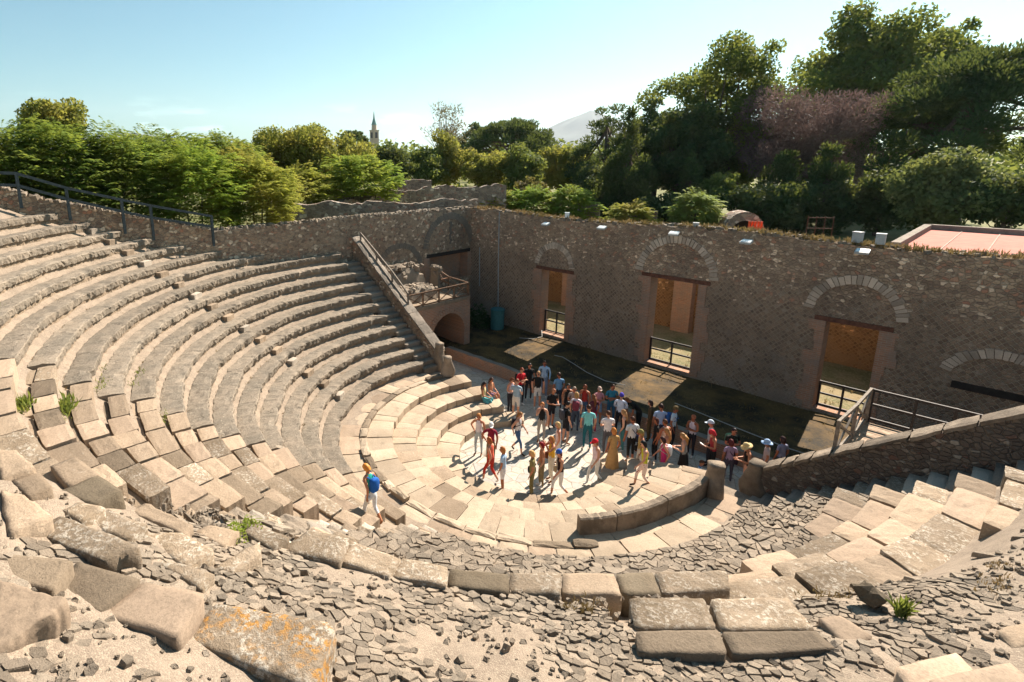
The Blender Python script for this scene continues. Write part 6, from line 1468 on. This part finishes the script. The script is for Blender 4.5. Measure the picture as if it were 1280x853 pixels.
    if sp.get('hat') and not bald:
        b2 = MB(); ht = sp['ht']; K = 8; NU = 16
        for jx in range(K + 1):
            for i in range(NU):
                th = 2 * math.pi * i / NU; ph_ = (math.pi / 2) * jx / K; f = 1.22
                b2.v.append(hc + Rh @ Vector((math.sin(ph_) * math.sin(th) * .074 * f, math.sin(ph_) * math.cos(th) * .092 * f, .028 + math.cos(ph_) * .125)))
        b2.f += [(jx * NU + i, (jx + 1) * NU + i, (jx + 1) * NU + (i + 1) % NU, jx * NU + (i + 1) % NU) for jx in range(K) for i in range(NU)]; b2.m += [0] * (K * NU)
        if ht == 'sun':
            o0_ = len(b2.v)
            for f, z in ((1.2, .03), (2.1, .008), (2.1, -.002)):
                for i in range(NU): th = 2 * math.pi * i / NU; b2.v.append(hc + Rh @ Vector((math.sin(th) * .078 * f, math.cos(th) * .088 * f, z + .012 * math.sin(th * 3))))
            b2.f += [(o0_ + q * NU + i, o0_ + (q + 1) * NU + i, o0_ + (q + 1) * NU + (i + 1) % NU, o0_ + q * NU + (i + 1) % NU) for q in range(2) for i in range(NU)]; b2.m += [0] * (2 * NU)
        if ht == 'cap':
            o0_ = len(b2.v)
            for q in range(7):
                a = rad(-60 + 20 * q); b2.v.append(hc + Rh @ Vector((math.sin(a) * .088, math.cos(a) * .108, .035))); b2.v.append(hc + Rh @ Vector((math.sin(a) * .085, math.cos(a) * .12 + .075 * math.cos(a), .02)))
            b2.f += [(o0_ + 2 * q, o0_ + 2 * q + 1, o0_ + 2 * q + 3, o0_ + 2 * q + 2) for q in range(6)]; b2.m += [0] * 6
        child({'cap': 'cap', 'sun': 'sun_hat', 'bandana': 'headscarf'}[ht], b2, cloth(sp['hat']))
    if sp.get('skirt'):
        b2 = MB(); NU = 18; hem = .14 if sp.get('long') else .50
        zz = [1.0, .92, .75, .6, hem] if not sp.get('long') else [1.02, .92, .7, .45, hem]; ro = [.125, .155, .175, .19, .21] if not sp.get('long') else [.12, .16, .19, .22, .26]
        if pose == 'sit': zz = [.17, .12, .1, .05, -.1]; ro = [.13, .16, .2, .24, .26]
        for q, (z, rr_) in enumerate(zip(zz, ro)):
            for i in range(NU): th = 2 * math.pi * i / NU; f = 1 + .10 * q / 4 * math.sin(th * 6); b2.v.append(Vector((math.sin(th) * rr_ * f, math.cos(th) * rr_ * .85 * f + (.28 * q / 4 if pose == 'sit' else 0), z)))
        b2.f += [(q * NU + i, (q + 1) * NU + i, (q + 1) * NU + (i + 1) % NU, q * NU + (i + 1) % NU) for q in range(4) for i in range(NU)]; b2.m += [0] * (4 * NU)
        child('dress' if sp.get('long') else 'skirt', b2, cloth(sp['skirt']))
    if sp.get('bag'):
        b2 = MB(); ch = J['chest'][0]; NU, K = 12, 8
        if sp.get('bt') == 'shoulder': c0 = J['pelvis'][0] + Vector((.20, .02, -.02)); rx, ry, rz_ = .07, .14, .13
        else: c0 = ch + Vector((0, -.20, -.05)); rx, ry, rz_ = .14, .085, .20
        for q in range(K + 1):
            ph_ = math.pi * q / K
            for i in range(NU):
                th = 2 * math.pi * i / NU; pw = lambda v: math.copysign(abs(v) ** .55, v)
                b2.v.append(c0 + Vector((pw(math.sin(ph_)) * pw(math.sin(th)) * rx, pw(math.sin(ph_)) * pw(math.cos(th)) * ry, pw(math.cos(ph_)) * rz_)))
        b2.f += [(q * NU + i, (q + 1) * NU + i, (q + 1) * NU + (i + 1) % NU, q * NU + (i + 1) % NU) for q in range(K) for i in range(NU)]; b2.m += [0] * (K * NU)
        if sp.get('bt') == 'shoulder': b2.tube([c0 + Vector((0, .03, .1)), ch + Vector((.13, .10, .0)), J['shoL'][0] + Vector((.06, .0, .05)), ch + Vector((-.02, -.12, -.02)), c0 + Vector((0, -.05, .1))], .014, 5)
        else:
            for q in (-1, 1): b2.tube([c0 + Vector((.09 * q, .05, .17)), J['collar'][0] + Vector((.10 * q, .03, .035)), ch + Vector((.11 * q, .13, -.02)), c0 + Vector((.12 * q, .06, -.14))], .016, 5)
        nm = 'shoulder_bag' if sp.get('bt') == 'shoulder' else 'backpack'
        child(nm, b2, cloth(sp['bag']), True, sp['bn'] + ' of the ' + ' '.join(label.split(' ')[:9]) if 'bn' in sp else nm.replace('_', ' ') + ' carried by the ' + ' '.join(label.split(' ')[:9]), nm.replace('_', ' '))
    if pose in ('read', 'photo') or sp.get('paper'):
        b2 = MB(); c0 = (J['wriL'][0] + J['wriR'][0]) / 2 + Vector((0, .06, .02))
        if pose == 'photo':
            b2.box(c0 + Vector((0, .02, .02)), (.12, .05, .08)); b2.tube([c0 + Vector((0, .03, .02)), c0 + Vector((0, .10, .02))], .03, 8); child('camera', b2, cloth('#1a1a1c'), True, 'small dark camera held up by the woman in yellow vest', 'camera')
        elif sp.get('paper'):
            c0 = J['wriL'][0] + Vector((.03, .04, -.12)); b2.box(c0, (.02, .16, .2), .2, 0, .2); child('leaflet', b2, M['paper'], True, 'white leaflet in the hand of the woman on the stairs', 'leaflet')
        elif 'leaflet' in label or 'paper' in label or 'cream' in label:
            b2.box(c0, (.15, .20, .012), 0, 0, .5); child('leaflet', b2, M['paper'], True, 'white leaflet held by the ' + ' '.join(label.split(' ')[:9]), 'leaflet')
    bpy.data.objects.remove(o)
# ================================================================== HAZE
def haze(dens):
    b2 = MB(); x0, x1, y0, y1, z0, z1 = -11500, 6000, -6000, 11500, -35, 900
    vs = [(x, y, z) for x in (x0, x1) for y in (y0, y1) for z in (z0, z1)]
    b2.add(vs, [(0, 1, 3, 2), (4, 6, 7, 5), (0, 4, 5, 1), (2, 3, 7, 6), (0, 2, 6, 4), (1, 5, 7, 3)])
    m = bpy.data.materials.new('haze'); m.use_nodes = True; t_ = m.node_tree; t_.nodes.remove(t_.nodes['Principled BSDF'])
    v = t_.nodes.new('ShaderNodeVolumePrincipled'); v.inputs['Density'].default_value = dens; v.inputs['Color'].default_value = (.80, .90, 1, 1); v.inputs['Anisotropy'].default_value = .3
    t_.links.new(v.outputs[0], t_.nodes['Material Output'].inputs['Volume']); M['haze'] = m
    tag(b2.build('haze', 'haze'), 'thin pale haze in the air', 'haze', kind='stuff')
haze(6e-5)
